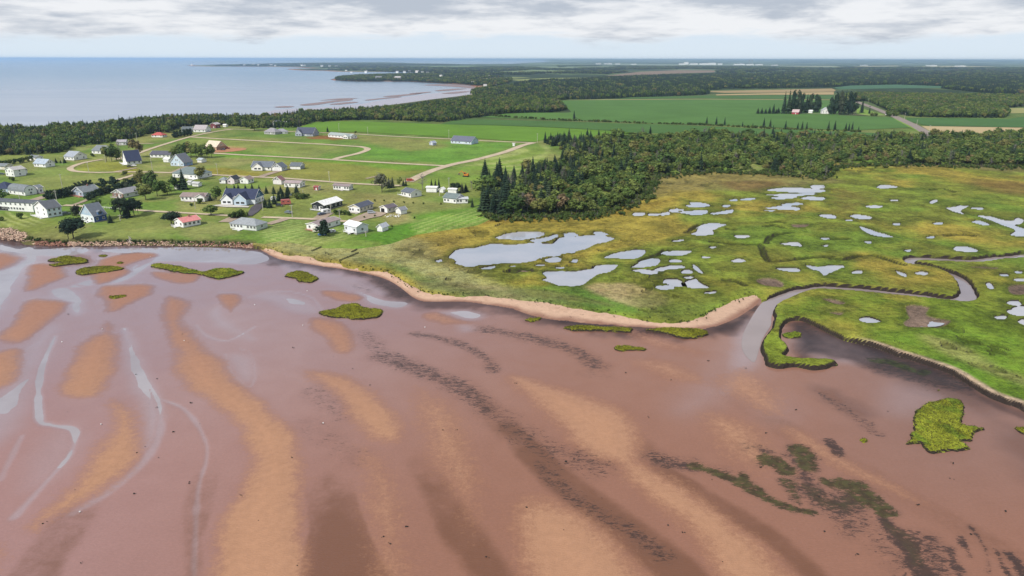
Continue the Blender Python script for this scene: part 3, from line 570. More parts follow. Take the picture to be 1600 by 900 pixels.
patches = [("0,272 120,262 190,275 150,300 60,290", 8, .6, A(150, 160, 84)), ("395,262 500,250 660,262 640,275 560,284 480,280 400,274", 8, .65, A(158, 152, 72)), ("300,268 350,262 400,270 400,276 330,273", 5, .75, A(162, 148, 54)), ("345,236 450,243 600,255 690,258 640,268 560,258 440,250 340,245", 8, .8, A(112, 158, 48)), ("470,220 560,231 530,243 420,240 420,226", 10, .4, A(120, 150, 66)), ("570,225 680,222 800,224 760,245 700,256 600,248 560,242", 14, .85, A(112, 160, 58)), ("560,212 650,218 700,228 640,236 580,225", 10, .7, A(158, 152, 90)),
           ("640,290 760,250 830,232 860,240 790,290 740,290", 8, .6, A(136, 164, 66)), ("395,350 440,335 480,345 470,380 430,383", 4, .7, A(126, 158, 72)), ("640,340 760,320 765,345 700,358 640,364", 5, .8, A(110, 156, 52)), ("560,372 640,345 650,362 600,382 540,388 480,386", 5, .8, A(98, 150, 44)), ("560,300 640,312 740,322 640,335 580,335", 8, .6, A(160, 156, 96)), ("600,335 630,335 645,345 610,352", 3, .6, A(186, 172, 116)), ("320,228 385,230 350,238 320,237", 3, .95, A(206, 160, 118)), ("480,215 520,212 560,216 520,219", 3, .8, A(160, 96, 60)),
           ("0,335 60,340 120,352 60,366 0,352", 8, .5, A(140, 150, 66)), ("120,360 250,355 260,370 120,374", 6, .5, A(146, 156, 84)), ("184,262 205,260 220,268 200,272 170,268", 4, .9, A(164, 160, 60)), ("132,256 185,252 198,264 150,268 120,264", 4, .8, A(160, 162, 66)), ("280,228 330,214 480,222 540,230 440,240 340,232", 10, .5, A(146, 158, 76)), ("420,376 500,372 560,375 600,380 500,388 430,384", 3, .4, A(160, 158, 92)), ("240,206 300,208 290,216 240,220 200,226", 8, .6, A(160, 152, 92)), ("300,290 420,280 400,292 320,300", 8, .4, A(146, 158, 84)), ("530,322 552,318 560,325 540,330", 2, .4, A(170, 150, 90)), ("500,305 560,300 600,318 540,320", 6, .35, A(150, 140, 78))]
for s, soft, k, cl in patches:
    d = sdf(world_poly(smooth_closed(parse(s), 3), 2.3), X, Y, 60) + (nB - .5) * 10; mixc(C, ss(-soft, soft, d) * k, cl * .88)
# mown stripes
for s, ang, per in (("395,345 470,342 520,350 560,370 480,383 420,380", math.radians(52), 5.0), ("650,345 770,322 768,346 700,358 650,364", math.radians(60), 4.6), ("700,258 830,228 860,238 800,285 760,262", math.radians(-14), 9.0), ("0,332 60,336 70,350 0,356", math.radians(40), 4.5)):
    d = sdf(world_poly(smooth_closed(parse(s), 3), 2.3), X, Y, 30) + (nB - .5) * 6
    wv = .5 + .5 * np.sin((X * math.cos(ang + math.pi / 2) + Y * math.sin(ang + math.pi / 2) + (nB - .5) * 1.5) / per * 2 * math.pi); mixc(C, ss(-2, 5, d) * ss(.25, .75, wv) * .62, A(176, 184, 112, .74))
shore = ss(-60, 0, seaD) * (py > 120); mixc(C, shore * .7, A(150, 140, 96))
dsh = ss(-25 - D * .012, -2, seaD) * (py < 150) * (py > 100); mixc(C, dsh * .85, A(168, 110, 90))
# red soil face above the rock wall
edge = ss(7.5, 2.0, dU + (nB - .5) * 4) * (px < 400); mixc(C, edge * .8, A(84, 76, 50))
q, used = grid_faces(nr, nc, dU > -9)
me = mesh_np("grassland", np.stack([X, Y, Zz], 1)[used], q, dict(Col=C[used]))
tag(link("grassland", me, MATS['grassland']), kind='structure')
# seabed and open water
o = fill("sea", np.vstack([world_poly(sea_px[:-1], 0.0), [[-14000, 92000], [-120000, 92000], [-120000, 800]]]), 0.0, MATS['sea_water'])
flat2 = fill("ground", np.array([[-120000, -300], [120000, -300], [120000, 120000], [-120000, 120000]], float), -4.2, paint('seabed', (0.12, 0.10, 0.08), .9))

# pale wet spits of sand in the bay
spit_m = paint('spit_sand', tuple(A(152, 130, 128)), .6); film_m, t, b = newmat('bay_shallows')
b.inputs['Base Color'].default_value = (.36, .32, .36, 1); b.inputs['Roughness'].default_value = .25; b.inputs['IOR'].default_value = 1.36
fill("shallows", world_poly(smooth_closed(parse("400,183 430,172 500,168 560,163 600,156 660,148 720,141 735,135 748,142 752,146 720,151 660,158 600,166 540,173 480,178"), 3), 0), .02, film_m)
for s in ("430,167 445,166 460,166.5 450,168 432,168", "470,163.5 500,160 540,155 552,155.5 545,157.5 520,160 495,164 475,165", "570,156.5 590,154 625,151 622,152.5 595,155 578,157", "500,157 530,154 560,153.5 535,155.5", "640,146 670,143.5 672,144.5 650,147", "600,150.5 640,147 660,146 640,149 610,151.5", "680,141.5 705,139 730,138.5 715,140.5 690,142.5", "660,133 700,131.5 735,134 746,139 720,136.5 690,134.5", "515,163 545,159.5 560,160 530,163.5", "690,146 720,143 735,143 710,146.5"):
    fill("sand_spit", world_poly(smooth_closed(parse(s), 3), 0), .3, spit_m)

# ================================================================== FIELDS, ROADS
def fieldmat(name, rgb, ang, per, amp=.25, k=.68):
    m, t, b = newmat(name); p = posn(t)
    c = tuple(A(*rgb, k))
    mp = t.n('ShaderNodeMapping'); mp.inputs['Rotation'].default_value = (0, 0, -ang); t.put(mp.inputs[0], p)
    wv = t.n('ShaderNodeTexWave', wave_type='BANDS', bands_direction='Y'); t.put(wv.inputs['Vector'], mp.outputs[0]); wv.inputs['Scale'].default_value = 1.0 / per * .314; wv.inputs['Distortion'].default_value = 1.5; wv.inputs['Detail'].default_value = 2; wv.inputs['Detail Scale'].default_value = .4
    f = t.math('ADD', t.math('MULTIPLY', t.noise(p, .012, 5, .6), .5), t.math('ADD', t.math('MULTIPLY', t.noise(p, .25, 4, .65), .3), t.math('MULTIPLY', wv.outputs['Fac'], .2)))
    t.put(b.inputs['Base Color'], t.mix(t.ramp(f, .3, .7), tuple(x * (1 - amp * 1.5) for x in c), tuple(x * (1 + amp * 1.5) for x in c)))
    b.inputs['Roughness'].default_value = .9; b.inputs['Specular IOR Level'].default_value = .08
    return m
FLD = [("crop_field", "464,200 478,195 492,191 540,189.5 600,191 690,194 760,195.5 870,199.5 960,205 1010,209 1080,212 1090,216 900,219 850,218 834,221.5 700,213.5 600,208 555,206 500,206", (112, 152, 52), .1, 9, .16),
       ("crop_field", "688,194 705,189 735,186.5 800,187.5 900,190.5 1000,193.5 1100,196.5 1200,201.5 1330,206 1450,211 1450,218 1200,216 1000,208 960,204.5 870,199 760,195", (86, 122, 62), .06, 12, .14),
       ("crop_field", "752,183 790,177.5 830,176 886,176 900,174 897,182 905,188 880,187.5 790,184", (98, 136, 66), .06, 12, .14),
       ("crop_field", "868,157 950,155.5 1090,155 1305,156 1312,170 1310,180 1400,184 1425,199 1330,203.5 1150,196.8 1000,191.5 905,188 890,172", (94, 132, 66), .03, 12, .13),
       ("crop_field", "985,152 1095,149.5 1302,148 1305,155.2 1090,154 960,154.6", (86, 120, 66), .03, 12, .13),
       ("stubble_field", "866,156.6 950,155.2 1090,154.4 1305,155.4 1305,156.2 1090,155.2 950,156", (176, 164, 118), .03, 9, .1),
       ("stubble_field", "1118,147.5 1210,145.5 1303,143.8 1303,147.8 1190,148 1120,149", (196, 172, 128), .03, 9, .1), ("stubble_field", "1095,142.5 1200,140.5 1300,138.2 1306,141 1303,143.2 1210,144.8 1130,145", (178, 156, 116), .03, 9, .1),
       ("crop_field", "1416,184 1500,184.5 1575,186 1640,176 1700,182 1700,200 1600,199 1450,196.5 1420,190", (84, 122, 66), .03, 12, .14),
       ("stubble_field", "1440,196.8 1600,199.5 1700,201 1700,214 1600,209 1474,208.5 1450,203", (206, 184, 140), .03, 9, .1),
       ("stubble_field", "1572,169 1620,168.5 1640,176 1580,177", (170, 168, 110), .03, 9, .1),
       ("crop_field", "1302,136.6 1330,133.5 1400,132 1470,134.5 1480,137.5 1400,138 1312,139.5", (84, 122, 92), .03, 12, .12),
       ("hay_field", "796,124.5 850,122 900,121.3 925,122 880,123.8 812,126.5", (150, 160, 100), .0, 9, .1), ("stubble_field", "812,127 880,124.2 925,122.3 930,123 870,126 815,128.2", (176, 170, 130), .0, 9, .1), ("hay_field", "760,112 840,109.5 930,110.5 900,112.5 800,114.5", (130, 148, 100), .0, 9, .1),
       ("stubble_field", "945,118.5 1000,112 1060,109.5 1120,110 1115,113 1060,115 1000,118.5", (150, 130, 112), .0, 9, .12), ("hay_field", "905,121 1000,118.6 1050,116.5 1040,118 960,121", (160, 150, 116), .0, 9, .1), ("hay_field", "620,121 690,119.5 740,121 660,123.5", (176, 168, 120), .0, 9, .1), ("hay_field", "720,124 800,120 830,121 760,126", (140, 150, 96), .0, 9, .1), ("hay_field", "650,104 740,102.5 760,104 680,106", (136, 160, 116), .0, 9, .1), ("hay_field", "850,105.5 940,103.5 1000,104.5 900,107", (134, 150, 112), .0, 9, .1),
       ("hay_field", "1415,104.2 1480,103 1560,103.8 1480,105.5", (196, 190, 150), .0, 9, .1), ("hay_field", "1330,103.4 1400,102.4 1410,103.4 1350,104.4", (190, 186, 150), .0, 9, .1), ("hay_field", "1210,104 1300,103 1320,104.4 1230,105.4", (170, 176, 140), .0, 9, .1), ("hay_field", "900,100.8 1000,100.4 1180,101 1300,102 1180,102.4 1000,101.8", (156, 170, 150), .0, 9, .1),
       ("crop_field", "1420,196 1440,200 1470,209 1440,209 1405,190 1396,185 1410,186", (136, 168, 70), .0, 9, .15), ("grass_verge", "1340,167 1362,174 1385,180 1360,181 1338,178", (136, 168, 70), .0, 9, .15),
       ("hay_field", "1095,211 1010,210 960,208 1020,206.4 1100,209", (170, 178, 84), .0, 9, .15)]
_fm = {}
for i, (n, s, rgb, ang, per, amp) in enumerate(FLD):
    if rgb not in _fm: _fm[rgb] = fieldmat(n, rgb, ang, per, amp)
    fill(n, world_poly(parse(s), 2.9), 2.86 + .012 * (i % 9), _fm[rgb])

def ribbon(name, pts_px, width, z, mat, wob=.25):
    P = smooth_open(world_poly(pts_px, z), 6); T = np.gradient(P, axis=0); T /= np.linalg.norm(T, axis=1, keepdims=True) + 1e-9
    Nn = np.stack([-T[:, 1], T[:, 0]], 1)
    w0 = (width / 2 + wob * (np.array([random.random() for _ in P]) - .5))[:, None]
    w1 = (width / 2 + wob * (np.array([random.random() for _ in P]) - .5))[:, None]
    Lf, Rt = P + Nn * w0, P - Nn * w1; n = len(P)
    V = np.zeros((n * 3, 3)); V[0::3, :2] = Lf; V[1::3, :2] = P; V[2::3, :2] = Rt; V[:, 2] = z; V[1::3, 2] += .06
    Q = []
    for i in range(n - 1):
        a = 3 * i; Q += [[a + 1, a + 4, a + 3, a], [a + 2, a + 5, a + 4, a + 1]]
    me = mesh_np(name, V, Q)
    return tag(link(name, me, mat), kind='structure')
def gravel(name, rgb, k=.78):
    m, t, b = newmat(name); p = posn(t); c = tuple(A(*rgb, k))
    f = t.math('ADD', t.math('MULTIPLY', t.noise(p, .15, 4), .5), t.math('MULTIPLY', t.noise(p, 2.0, 4, .7), .5))
    t.put(b.inputs['Base Color'], t.mix(t.ramp(f, .32, .68), tuple(x * .78 for x in c), tuple(min(.8, x * 1.15) for x in c))); b.inputs['Roughness'].default_value = .95; b.inputs['Specular IOR Level'].default_value = .08
    return m
g1 = gravel('gravel_road', (208, 190, 164)); g2 = gravel('gravel_drive', (178, 160, 142)); g3 = gravel('dirt', (190, 138, 104)); tarm = gravel('asphalt', (96, 92, 98)); hw = gravel('highway', (158, 146, 138))
RZ = 2.78
def road(s, w, mat=g1, name='gravel_road', z=RZ): return ribbon(name, parse(s), w, z, mat)
road("555,209.2 600,212 650,214.6 704,217 741,219 790,221.4 833,222.8", 5.5)
road("300,214 340,216.6 380,218.6 440,222 500,225 540,227.6 562,229 573,231.5 573,234.5 558,240 535,245 520,249.5", 6.5)
road("330,239 380,242 440,245 520,249.3 600,254 690,258.6 700,259", 6)
road("834,222.6 815,227.5 790,237 745,249 715,255 697,259.5 675,266.5 655,275 638,284", 8, z=RZ + .01)
road("180,268.5 220,268.5 260,269.5 300,271 340,273.2 395,276 440,278 480,281 530,285 580,288 630,290", 4.6)
road("180,249 205,243 225,236 250,227.5 290,215.5 320,208.5 345,204 365,201.5", 5)
road("160,249 133,253.5 117,258.5 109.5,263 116,267 138,269 160,269.3 185,268.4", 4.8, z=RZ + .01)
road("350,201.4 400,202.6 450,205.2 500,207 555,209", 4)
road("182,281 200,276 212,272 220,268.6", 4.5)
road("180,224.4 210,224.2 240,224.4", 3)
road("190,326 222,328.6 262,331 300,333 345,335.8 372,337.5", 3.6)
road("410,339 440,340 470,341.2 510,343 540,345.4 562,346", 4)
road("100,320.4 115,321 135,322.5", 4); road("112,320.6 125,316.5 140,310", 3.2, g2, 'driveway')
road("36,315 55,311.5 72,306.5", 7, g2, 'driveway'); road("60,302.5 72,301 82,301", 5, g2, 'driveway')
road("240,265 190,268", 3, g2, 'driveway') if False else None
road("213,262 200,264.5 180,268", 4, g2, 'driveway'); road("300,256.5 285,262 268,269", 2.4, g2, 'driveway')
road("404,277 420,271.5 436,266.8", 6, g2, 'driveway'); road("440,266 456,263.5 470,262.5", 4, g2, 'driveway')
road("418,350 432,346 448,341", 5.5, g2, 'driveway'); road("350,347 362,341.5 372,338", 7, g2, 'driveway')
road("494,344 503,338 512,332", 7.5, g2, 'driveway')
fill("driveway", world_poly(parse("536,347 556,338.5 572,332 588,330.5 605,332.5 596,337.5 578,341 560,346.5"), RZ), RZ + .03, g2)
fill("driveway", world_poly(parse("385,337 392,324 400,318.5 411,318 410,324 403,331 394,337"), RZ), RZ + .03, tarm)
fill("patio", world_poly(parse("330,321 345,319 372,320.5 390,322 388,324 352,323.5"), RZ), RZ + .04, gravel('concrete', (214, 208, 198)))
fill("building_site", world_poly(smooth_closed(parse("326,234 345,231 385,232 372,236 340,238 325,237"), 3), RZ), RZ + .01, g3)
road("572,279 582,276.5 590,275", 3, g2, 'driveway')
road("1456,216 1445,206 1430,197 1412,188.5 1396,181 1380,174.5 1365,168.5 1350,163 1338,158.5", 13, hw, 'highway', 3.0)
road("1392,180 1360,179.5 1320,178 1290,178 1255,177 1230,177.5", 4, g1, 'farm_lane', 3.0)

# ================================================================== TREES
def leafmat(name, stops, tonek=.5, trans=0):
    m, t, b = newmat(name)
    oi = t.n('ShaderNodeObjectInfo'); r = t.n('ShaderNodeValToRGB'); t.put(r.inputs[0], oi.outputs['Random'])
    els = r.color_ramp.elements
    while len(els) < len(stops): els.new(.5)
    for e, (p, c) in zip(els, stops): e.position = p; e.color = (*c, 1)
    tone = t.attr('tone').outputs['Fac']
    k = t.lerp(tone, 1 - tonek, 1 + tonek); cc = t.n('ShaderNodeCombineXYZ'); [t.put(cc.inputs[i], k) for i in range(3)]
    t.put(b.inputs['Base Color'], t.mix(1.0, r.outputs[0], cc.outputs[0], 'MULTIPLY'))
    b.inputs['Roughness'].default_value = .8; b.inputs['Specular IOR Level'].default_value = .12
    return m
leaf_f = leafmat('haze_blue_needles', [(0, (.012, .026, .022)), (.6, (.02, .038, .03)), (1, (.035, .055, .036))], .4)  # blue of the hazy distance mixed into the needle colour
leaf_d = leafmat('broadleaf_foliage', [(0, (.036, .066, .018)), (.3, (.066, .11, .026)), (.55, (.115, .145, .034)), (.78, (.085, .125, .03)), (.96, (.14, .135, .042)), (1, (.14, .10, .055))], .6)
leaf_c = leafmat('needle_foliage', [(0, (.012, .027, .017)), (.5, (.020, .038, .021)), (.85, (.032, .052, .026)), (1, (.05, .058, .036))], .55)
leaf_w = leafmat('willow_foliage', [(0, (.10, .115, .075)), (1, (.12, .125, .08))], .4)
leaf_g = leafmat('bare_twigs', [(0, (.13, .12, .11)), (1, (.17, .15, .145))], .4)
leaf_s = leafmat('shrub_foliage', [(0, (.03, .055, .014)), (.6, (.06, .09, .02)), (1, (.09, .10, .03))], .6)
bark = paint('bark', (.07, .055, .045), .9); greybark = paint('weathered_bark', (.22, .20, .185), .9)

class MB:
    def __init__(s): s.v = []; s.f = []; s.m = []; s.tn = []
    def add(s, vs, fs, mi=0, tone=.5):
        o = len(s.v); s.v += [tuple(v) for v in vs]; s.f += [tuple(o + i for i in f) for f in fs]; s.m += [mi] * len(fs); s.tn += [tone] * len(vs)
    def box(s, c, d, mi=0, rz=0.0, tone=.5):
        ca, sa = math.cos(rz), math.sin(rz); vs = []
        for z in (-.5, .5):
            for x, y in ((-.5, -.5), (.5, -.5), (.5, .5), (-.5, .5)):
                X, Y = x * d[0], y * d[1]; vs.append((c[0] + X * ca - Y * sa, c[1] + X * sa + Y * ca, c[2] + z * d[2]))
        s.add(vs, [(3, 2, 1, 0), (4, 5, 6, 7), (0, 1, 5, 4), (1, 2, 6, 5), (2, 3, 7, 6), (3, 0, 4, 7)], mi, tone)
    def tube(s, p0, p1, r0, r1, n=6, mi=0, caps=True, tone=.5):
        p0, p1 = Vector(p0), Vector(p1); d = (p1 - p0).normalized(); a = d.orthogonal().normalized(); b = d.cross(a); vs = []
        for p, r in ((p0, r0), (p1, r1)):
            for i in range(n):
                t = 2 * math.pi * i / n; vs.append(p + a * (r * math.cos(t)) + b * (r * math.sin(t)))
        fs = [(i, (i + 1) % n, n + (i + 1) % n, n + i) for i in range(n)]
        if caps: fs += [tuple(range(n - 1, -1, -1)), tuple(range(n, 2 * n))]
        s.add(vs, fs, mi, tone)
    def mesh(s, name, mats, smooth=False):
        me = bpy.data.meshes.new(name); me.from_pydata(s.v, [], s.f)
        for m in mats: me.materials.append(m)
        if len(mats) > 1: me.polygons.foreach_set('material_index', s.m)
        a = me.attributes.new('tone', 'FLOAT', 'POINT'); a.data.foreach_set('value', s.tn)
        if smooth: me.polygons.foreach_set('use_smooth', [True] * len(s.f))
        me.update(); return me
    def build(s, name, mat, parent=None, smooth=False):
        return link(name, s.mesh(name, [mat], smooth), None, parent)

def rnd(a, b): return a + (b - a) * random.random()
ICO = None
def ico():
    global ICO
    if ICO is None:
        bm = bmesh.new(); bmesh.ops.create_icosphere(bm, subdivisions=1, radius=1); bm.verts.ensure_lookup_table()
        ICO = ([v.co.copy() for v in bm.verts], [tuple(v.index for v in f.verts) for f in bm.faces]); bm.free()
    return ICO
def broad_crown(mb, w=.36, z0=.22, z1=1.0, nb=11, cards=34, ls=.05, mi=0, flat=1.0, core=.74):
    iv, if_ = ico(); hz = (z1 - z0) / 2; cz = z0 + hz
    for i in range(nb):
        while True:
            p = Vector((rnd(-1, 1), rnd(-1, 1), rnd(-1, 1)))
            if p.length <= 1: break
        p = p * .70
        c = Vector((p.x * w, p.y * w, cz + p.z * hz * flat)); r = rnd(.36, .55) * w * (1 - .25 * max(0, p.z)); rz = r * rnd(.75, 1.0); tb = rnd(.15, .9)
        vs = [(c.x + v.x * r * core * rnd(.85, 1.1), c.y + v.y * r * core * rnd(.85, 1.1), c.z + v.z * rz * core * rnd(.85, 1.1)) for v in iv]
        mb.add(vs, if_, mi, tb * .8)
        for k in range(cards):
            d = Vector((random.gauss(0, 1), random.gauss(0, 1), random.gauss(.25, 1))).normalized()
            q = Vector((c.x + d.x * r, c.y + d.y * r, c.z + d.z * rz)) * 1.0 ; q += d * rnd(-.02, .02)
            n = (d + Vector((rnd(-.6, .6), rnd(-.6, .6), rnd(-.3, .7)))).normalized(); a = n.orthogonal().normalized(); a.rotate(__import__('mathutils').Quaternion(n, rnd(0, 6.28))); b = n.cross(a); s_ = ls * rnd(.6, 1.2)
            mb.add([q + a * s_, q + b * s_ * .8, q - a * s_, q - b * s_ * .8], [(0, 1, 2, 3)], mi, min(1, max(0, tb + rnd(-.2, .25))))
def limbs(mb, h0=.5, n=4, r=.018, mi=0, sp=.2, top=.75):
    mb.tube((0, 0, -.03), (0, 0, h0), r, r * .6, 6, mi)
    for i in range(n):
        a = rnd(0, 6.28); z = rnd(.35, .9) * h0; mb.tube((0, 0, z), (math.cos(a) * sp, math.sin(a) * sp, rnd(z + .1, top)), r * .5, r * .18, 4, mi, False)
def conifer_crown(mb, w=.2, tiers=11, nbr=9, mi=0, z0=.07, ragged=.25, droop=.05):
    iv = 8
    mb.add([(math.cos(i * math.pi / 4) * w * .55, math.sin(i * math.pi / 4) * w * .55, z0 + .05) for i in range(8)] + [(0, 0, .96)], [(i, (i + 1) % 8, 8) for i in range(8)], mi, .25)
    for k in range(tiers):
        f = k / (tiers - 1); z = z0 + (1 - z0) * (f ** .92) * .97; r = w * (1 - f) ** .85 + .012; off = rnd(0, 6.28); tb = rnd(.25, .8)
        for i in range(nbr):
            a = off + 2 * math.pi * i / nbr + rnd(-.2, .2); rr = r * rnd(1 - ragged, 1 + ragged * .6); hw = rr * rnd(.22, .36) + .008
            ca, sa = math.cos(a), math.sin(a); ti = .055 * (1 - f * .5)
            tip = Vector((ca * rr, sa * rr, z - droop * (1 - f) - rnd(0, .02))); mid = Vector((ca * rr * .55, sa * rr * .55, z + .005)); root = Vector((ca * .01, sa * .01, z + ti))
            sv = Vector((-sa * hw, ca * hw, -.012))
            mb.add([root, mid + sv, tip, mid - sv * 1.0 + Vector((0, 0, -.02))], [(0, 1, 2), (0, 2, 3)], mi, min(1, max(0, tb + rnd(-.25, .25))))
    mb.tube((0, 0, .94), (0, 0, 1.02), .008, .002, 4, mi, False)
def bare_crown(mb, mi=0, n=26, w=.25):
    for i in range(n):
        z = rnd(.3, .95); a = rnd(0, 6.28); l = w * (1.15 - z) * rnd(.6, 1.2); p = Vector((math.cos(a) * l, math.sin(a) * l, z + rnd(.05, .2))); mb.tube((0, 0, z), p, .007, .002, 3, mi, False)
        for k in range(3):
            q = Vector((0, 0, z)).lerp(p, rnd(.4, .9)); mb.tube(q, q + Vector((rnd(-.08, .08), rnd(-.08, .08), rnd(.0, .12))), .004, .0015, 3, mi, False, rnd(.2, .9))
KIN = {}
def kind_(key, crown, trunk, cm, tm, name):
    c = MB(); crown(c); tr = MB(); trunk(tr)
    KIN[key] = (c.mesh(name + '_crown', [cm]), tr.mesh(name + '_trunk', [tm]) if tr.v else None, name)
    j = MB(); crown_state = c
    j.v = c.v + tr.v; j.f = c.f + [tuple(i + len(c.v) for i in f) for f in tr.f]; j.m = [0] * len(c.f) + [1] * len(tr.f); j.tn = c.tn + tr.tn
    KIN[key + '_j'] = j.mesh(name, [cm, tm])
for i in range(4):
    kind_('D%d' % i, lambda c, i=i: broad_crown(c, (.36, .42, .30, .38)[i], (.2, .25, .15, .12)[i], 1.0, (11, 13, 9, 12)[i]), lambda t: limbs(t), leaf_d, bark, 'broadleaf_tree')
for i in range(4):
    kind_('C%d' % i, lambda c, i=i: conifer_crown(c, (.20, .25, .17, .22)[i], (12, 11, 13, 12)[i], 9, 0, .05, (.25, .2, .35, .4)[i]), lambda t: t.tube((0, 0, -.03), (0, 0, .8), .018, .006, 6), leaf_c, bark, 'conifer_tree')
for i in range(2):
    kind_('P%d' % i, lambda c, i=i: broad_crown(c, (.45, .55)[i], (.3, .4)[i], 1.0, (11, 13)[i], 36, .05), lambda t: limbs(t, .7, 5, .025, 0, .3), leaf_c, bark, 'pine_tree')
    kind_('S%d' % i, lambda c, i=i: broad_crown(c, (.6, .75)[i], -.05, 1.0, (8, 10)[i], 26, .1), lambda t: t.tube((0, 0, -.05), (0, 0, .3), .04, .02, 5), leaf_s, bark, 'shrub')
    kind_('B%d' % i, lambda c, i=i: bare_crown(c, 0, 26 + 8 * i, (.22, .32)[i]), lambda t: t.tube((0, 0, -.03), (0, 0, .98), .016, .004, 6), leaf_g, greybark, 'bare_tree')
for i in range(2): kind_('F%d' % i, lambda c, i=i: conifer_crown(c, (.22, .27)[i], 8, 8, 0, .03, .3), lambda t: t.tube((0, 0, -.03), (0, 0, .8), .018, .006, 5), leaf_f, bark, 'distant_conifer')
kind_('W0', lambda c: broad_crown(c, .5, .15, 1.0, 13, 34, .05, 0, 1.0, .55), lambda t: limbs(t, .5, 5, .022, 0, .28), leaf_w, bark, 'willow_tree')
kind_('H0', lambda c: broad_crown(c, .38, -.02, 1.0, 10, 34, .07), lambda t: t.tube((0, 0, -.03), (0, 0, .4), .03, .02, 5), leaf_c, bark, 'hedge_tree')

def pxm(py, px=800): return (py - 92 - ROLL * (px - 800)) * CP / (H - 2.5)
TREES = 0
def tree(key, X, Y, h, w=None, label=None, group=None, z=2.4, cat='tree', rz=None, name=None):
    global TREES; TREES += 1
    cm, tm, nm = KIN[key]; o = bpy.data.objects.new(name or nm, None); COL.objects.link(o); o.location = (X, Y, z); o.empty_display_size = .5
    s = h; wr = 1.0 if w is None else w
    o.scale = (s * wr, s * wr, s); o.rotation_euler = (0, 0, rnd(0, 6.28) if rz is None else rz)
    tag(o, label, cat, group); link('crown', cm, None, o)
    if tm is not None: link('trunk', tm, None, o)
    return o
NATW = dict(D0=.72, D1=.84, D2=.6, D3=.76, C0=.4, C1=.5, C2=.34, C3=.44, P0=.9, P1=1.1, S0=1.2, S1=1.5, B0=.45, B1=.62, W0=1.0, H0=.76)
def treepx(key, px, py, hp, wp=None, label=None, group=None, **k):
    X, Y = at1(px, py, 2.4); s = F / (Y * CP + (H - 2.4) * SP); h = hp / (s * .955)
    wr = 1.0 if wp is None else (wp / s) / (h * NATW[key])
    return tree(key, X, Y, h, wr, label, group, **k)

# forests as outlines of tree feet
FOREST = {
 'coast': "-420,262 -420,206 -200,203 0,204 60,206 100,201 180,196 250,190 330,187 400,186 480,180 560,176 640,168 700,159 740,153 800,149 860,152 888,158 892,170 860,176 800,180 742,184 692,191 640,189.5 600,188 540,188 492,192 470,199 440,200 400,200.5 360,197 330,196 300,197 274,202 262,208 240,209 205,218 180,223 150,226 125,228 100,238 60,242 0,243 -100,246 -250,252",
 'grove': "850,222 872,219 905,219 940,218 1000,217 1090,216 1110,211 1200,214 1260,209 1300,206 1400,210 1470,214 1600,213 1900,214 1900,238 1600,259 1500,257 1400,256 1310,255 1298,262 1290,274 1230,271 1200,269 1100,267 1030,272 1010,280 1000,304 960,322 930,331 880,334 800,336 775,338 757,328 752,305 762,285 800,278 840,268 880,252 880,236 860,228",
 'right': "1306,165 1320,152 1360,149 1420,150.5 1600,153 1800,155 1800,164 1600,167 1573,171 1575,178 1566,184.5 1500,184 1432,183 1412,180 1395,177 1372,166 1350,158",
 'mid': "740,152 770,143 840,139 900,141 960,140 1040,138.5 1100,139 1130,139.8 1095,142 1110,146 1090,149 1000,152 960,154 868,156",
 'far': "800,138 830,128 900,126 960,122 1060,118 1200,117 1400,118 1600,119 2000,120 2000,146 1650,150 1500,142 1470,138 1400,137 1300,136 1200,138.5 1040,138 900,140",
 'point': "524,123.8 530,121.5 560,119.2 620,117.6 660,116.4 700,117 740,118.5 790,121 800,128 770,137 745,133.5 720,131 690,129.5 660,128 630,126.8 560,126.6 530,125.4",
 'back': "750,152 735,146.5 745,140 775,138 800,134 800,139 770,146"}
FW = {k: world_poly(smooth_closed(parse(s), 2), 2.4) for k, s in FOREST.items()}
FIELD_W = [world_poly(parse(f[1]), 2.9) for f in FLD]
def scatter(P, sp, jit=.42, inset=0.0):
    lo, hi = P.min(0), P.max(0); xs = np.arange(lo[0], hi[0], sp); yy = np.arange(lo[1], hi[1], sp)
    GX, GY = np.meshgrid(xs, yy); r = np.random.RandomState(int(abs(lo[0]) * 7 + sp * 100) % 99991)
    gx = GX.ravel() + r.uniform(-jit, jit, GX.size) * sp; gy = GY.ravel() + r.uniform(-jit, jit, GX.size) * sp
    d = sdf(P, gx, gy, 5 + inset); k = d > inset
    for fp in FIELD_W:
        if (fp.max(0) > lo).all() and (fp.min(0) < hi).all(): k &= sdf(fp, gx, gy, 12) < -3
    return np.stack([gx[k], gy[k]], 1), r
PROTO = bpy.data.collections.new("tree_kinds"); ORDER = []
for key in sorted(k[:-2] for k in KIN if k.endswith('_j')):
    o = bpy.data.objects.new("kind_" + key, KIN[key + '_j']); PROTO.objects.link(o); ORDER.append(key)
IDX = {k: i for i, k in enumerate(sorted(ORDER))}
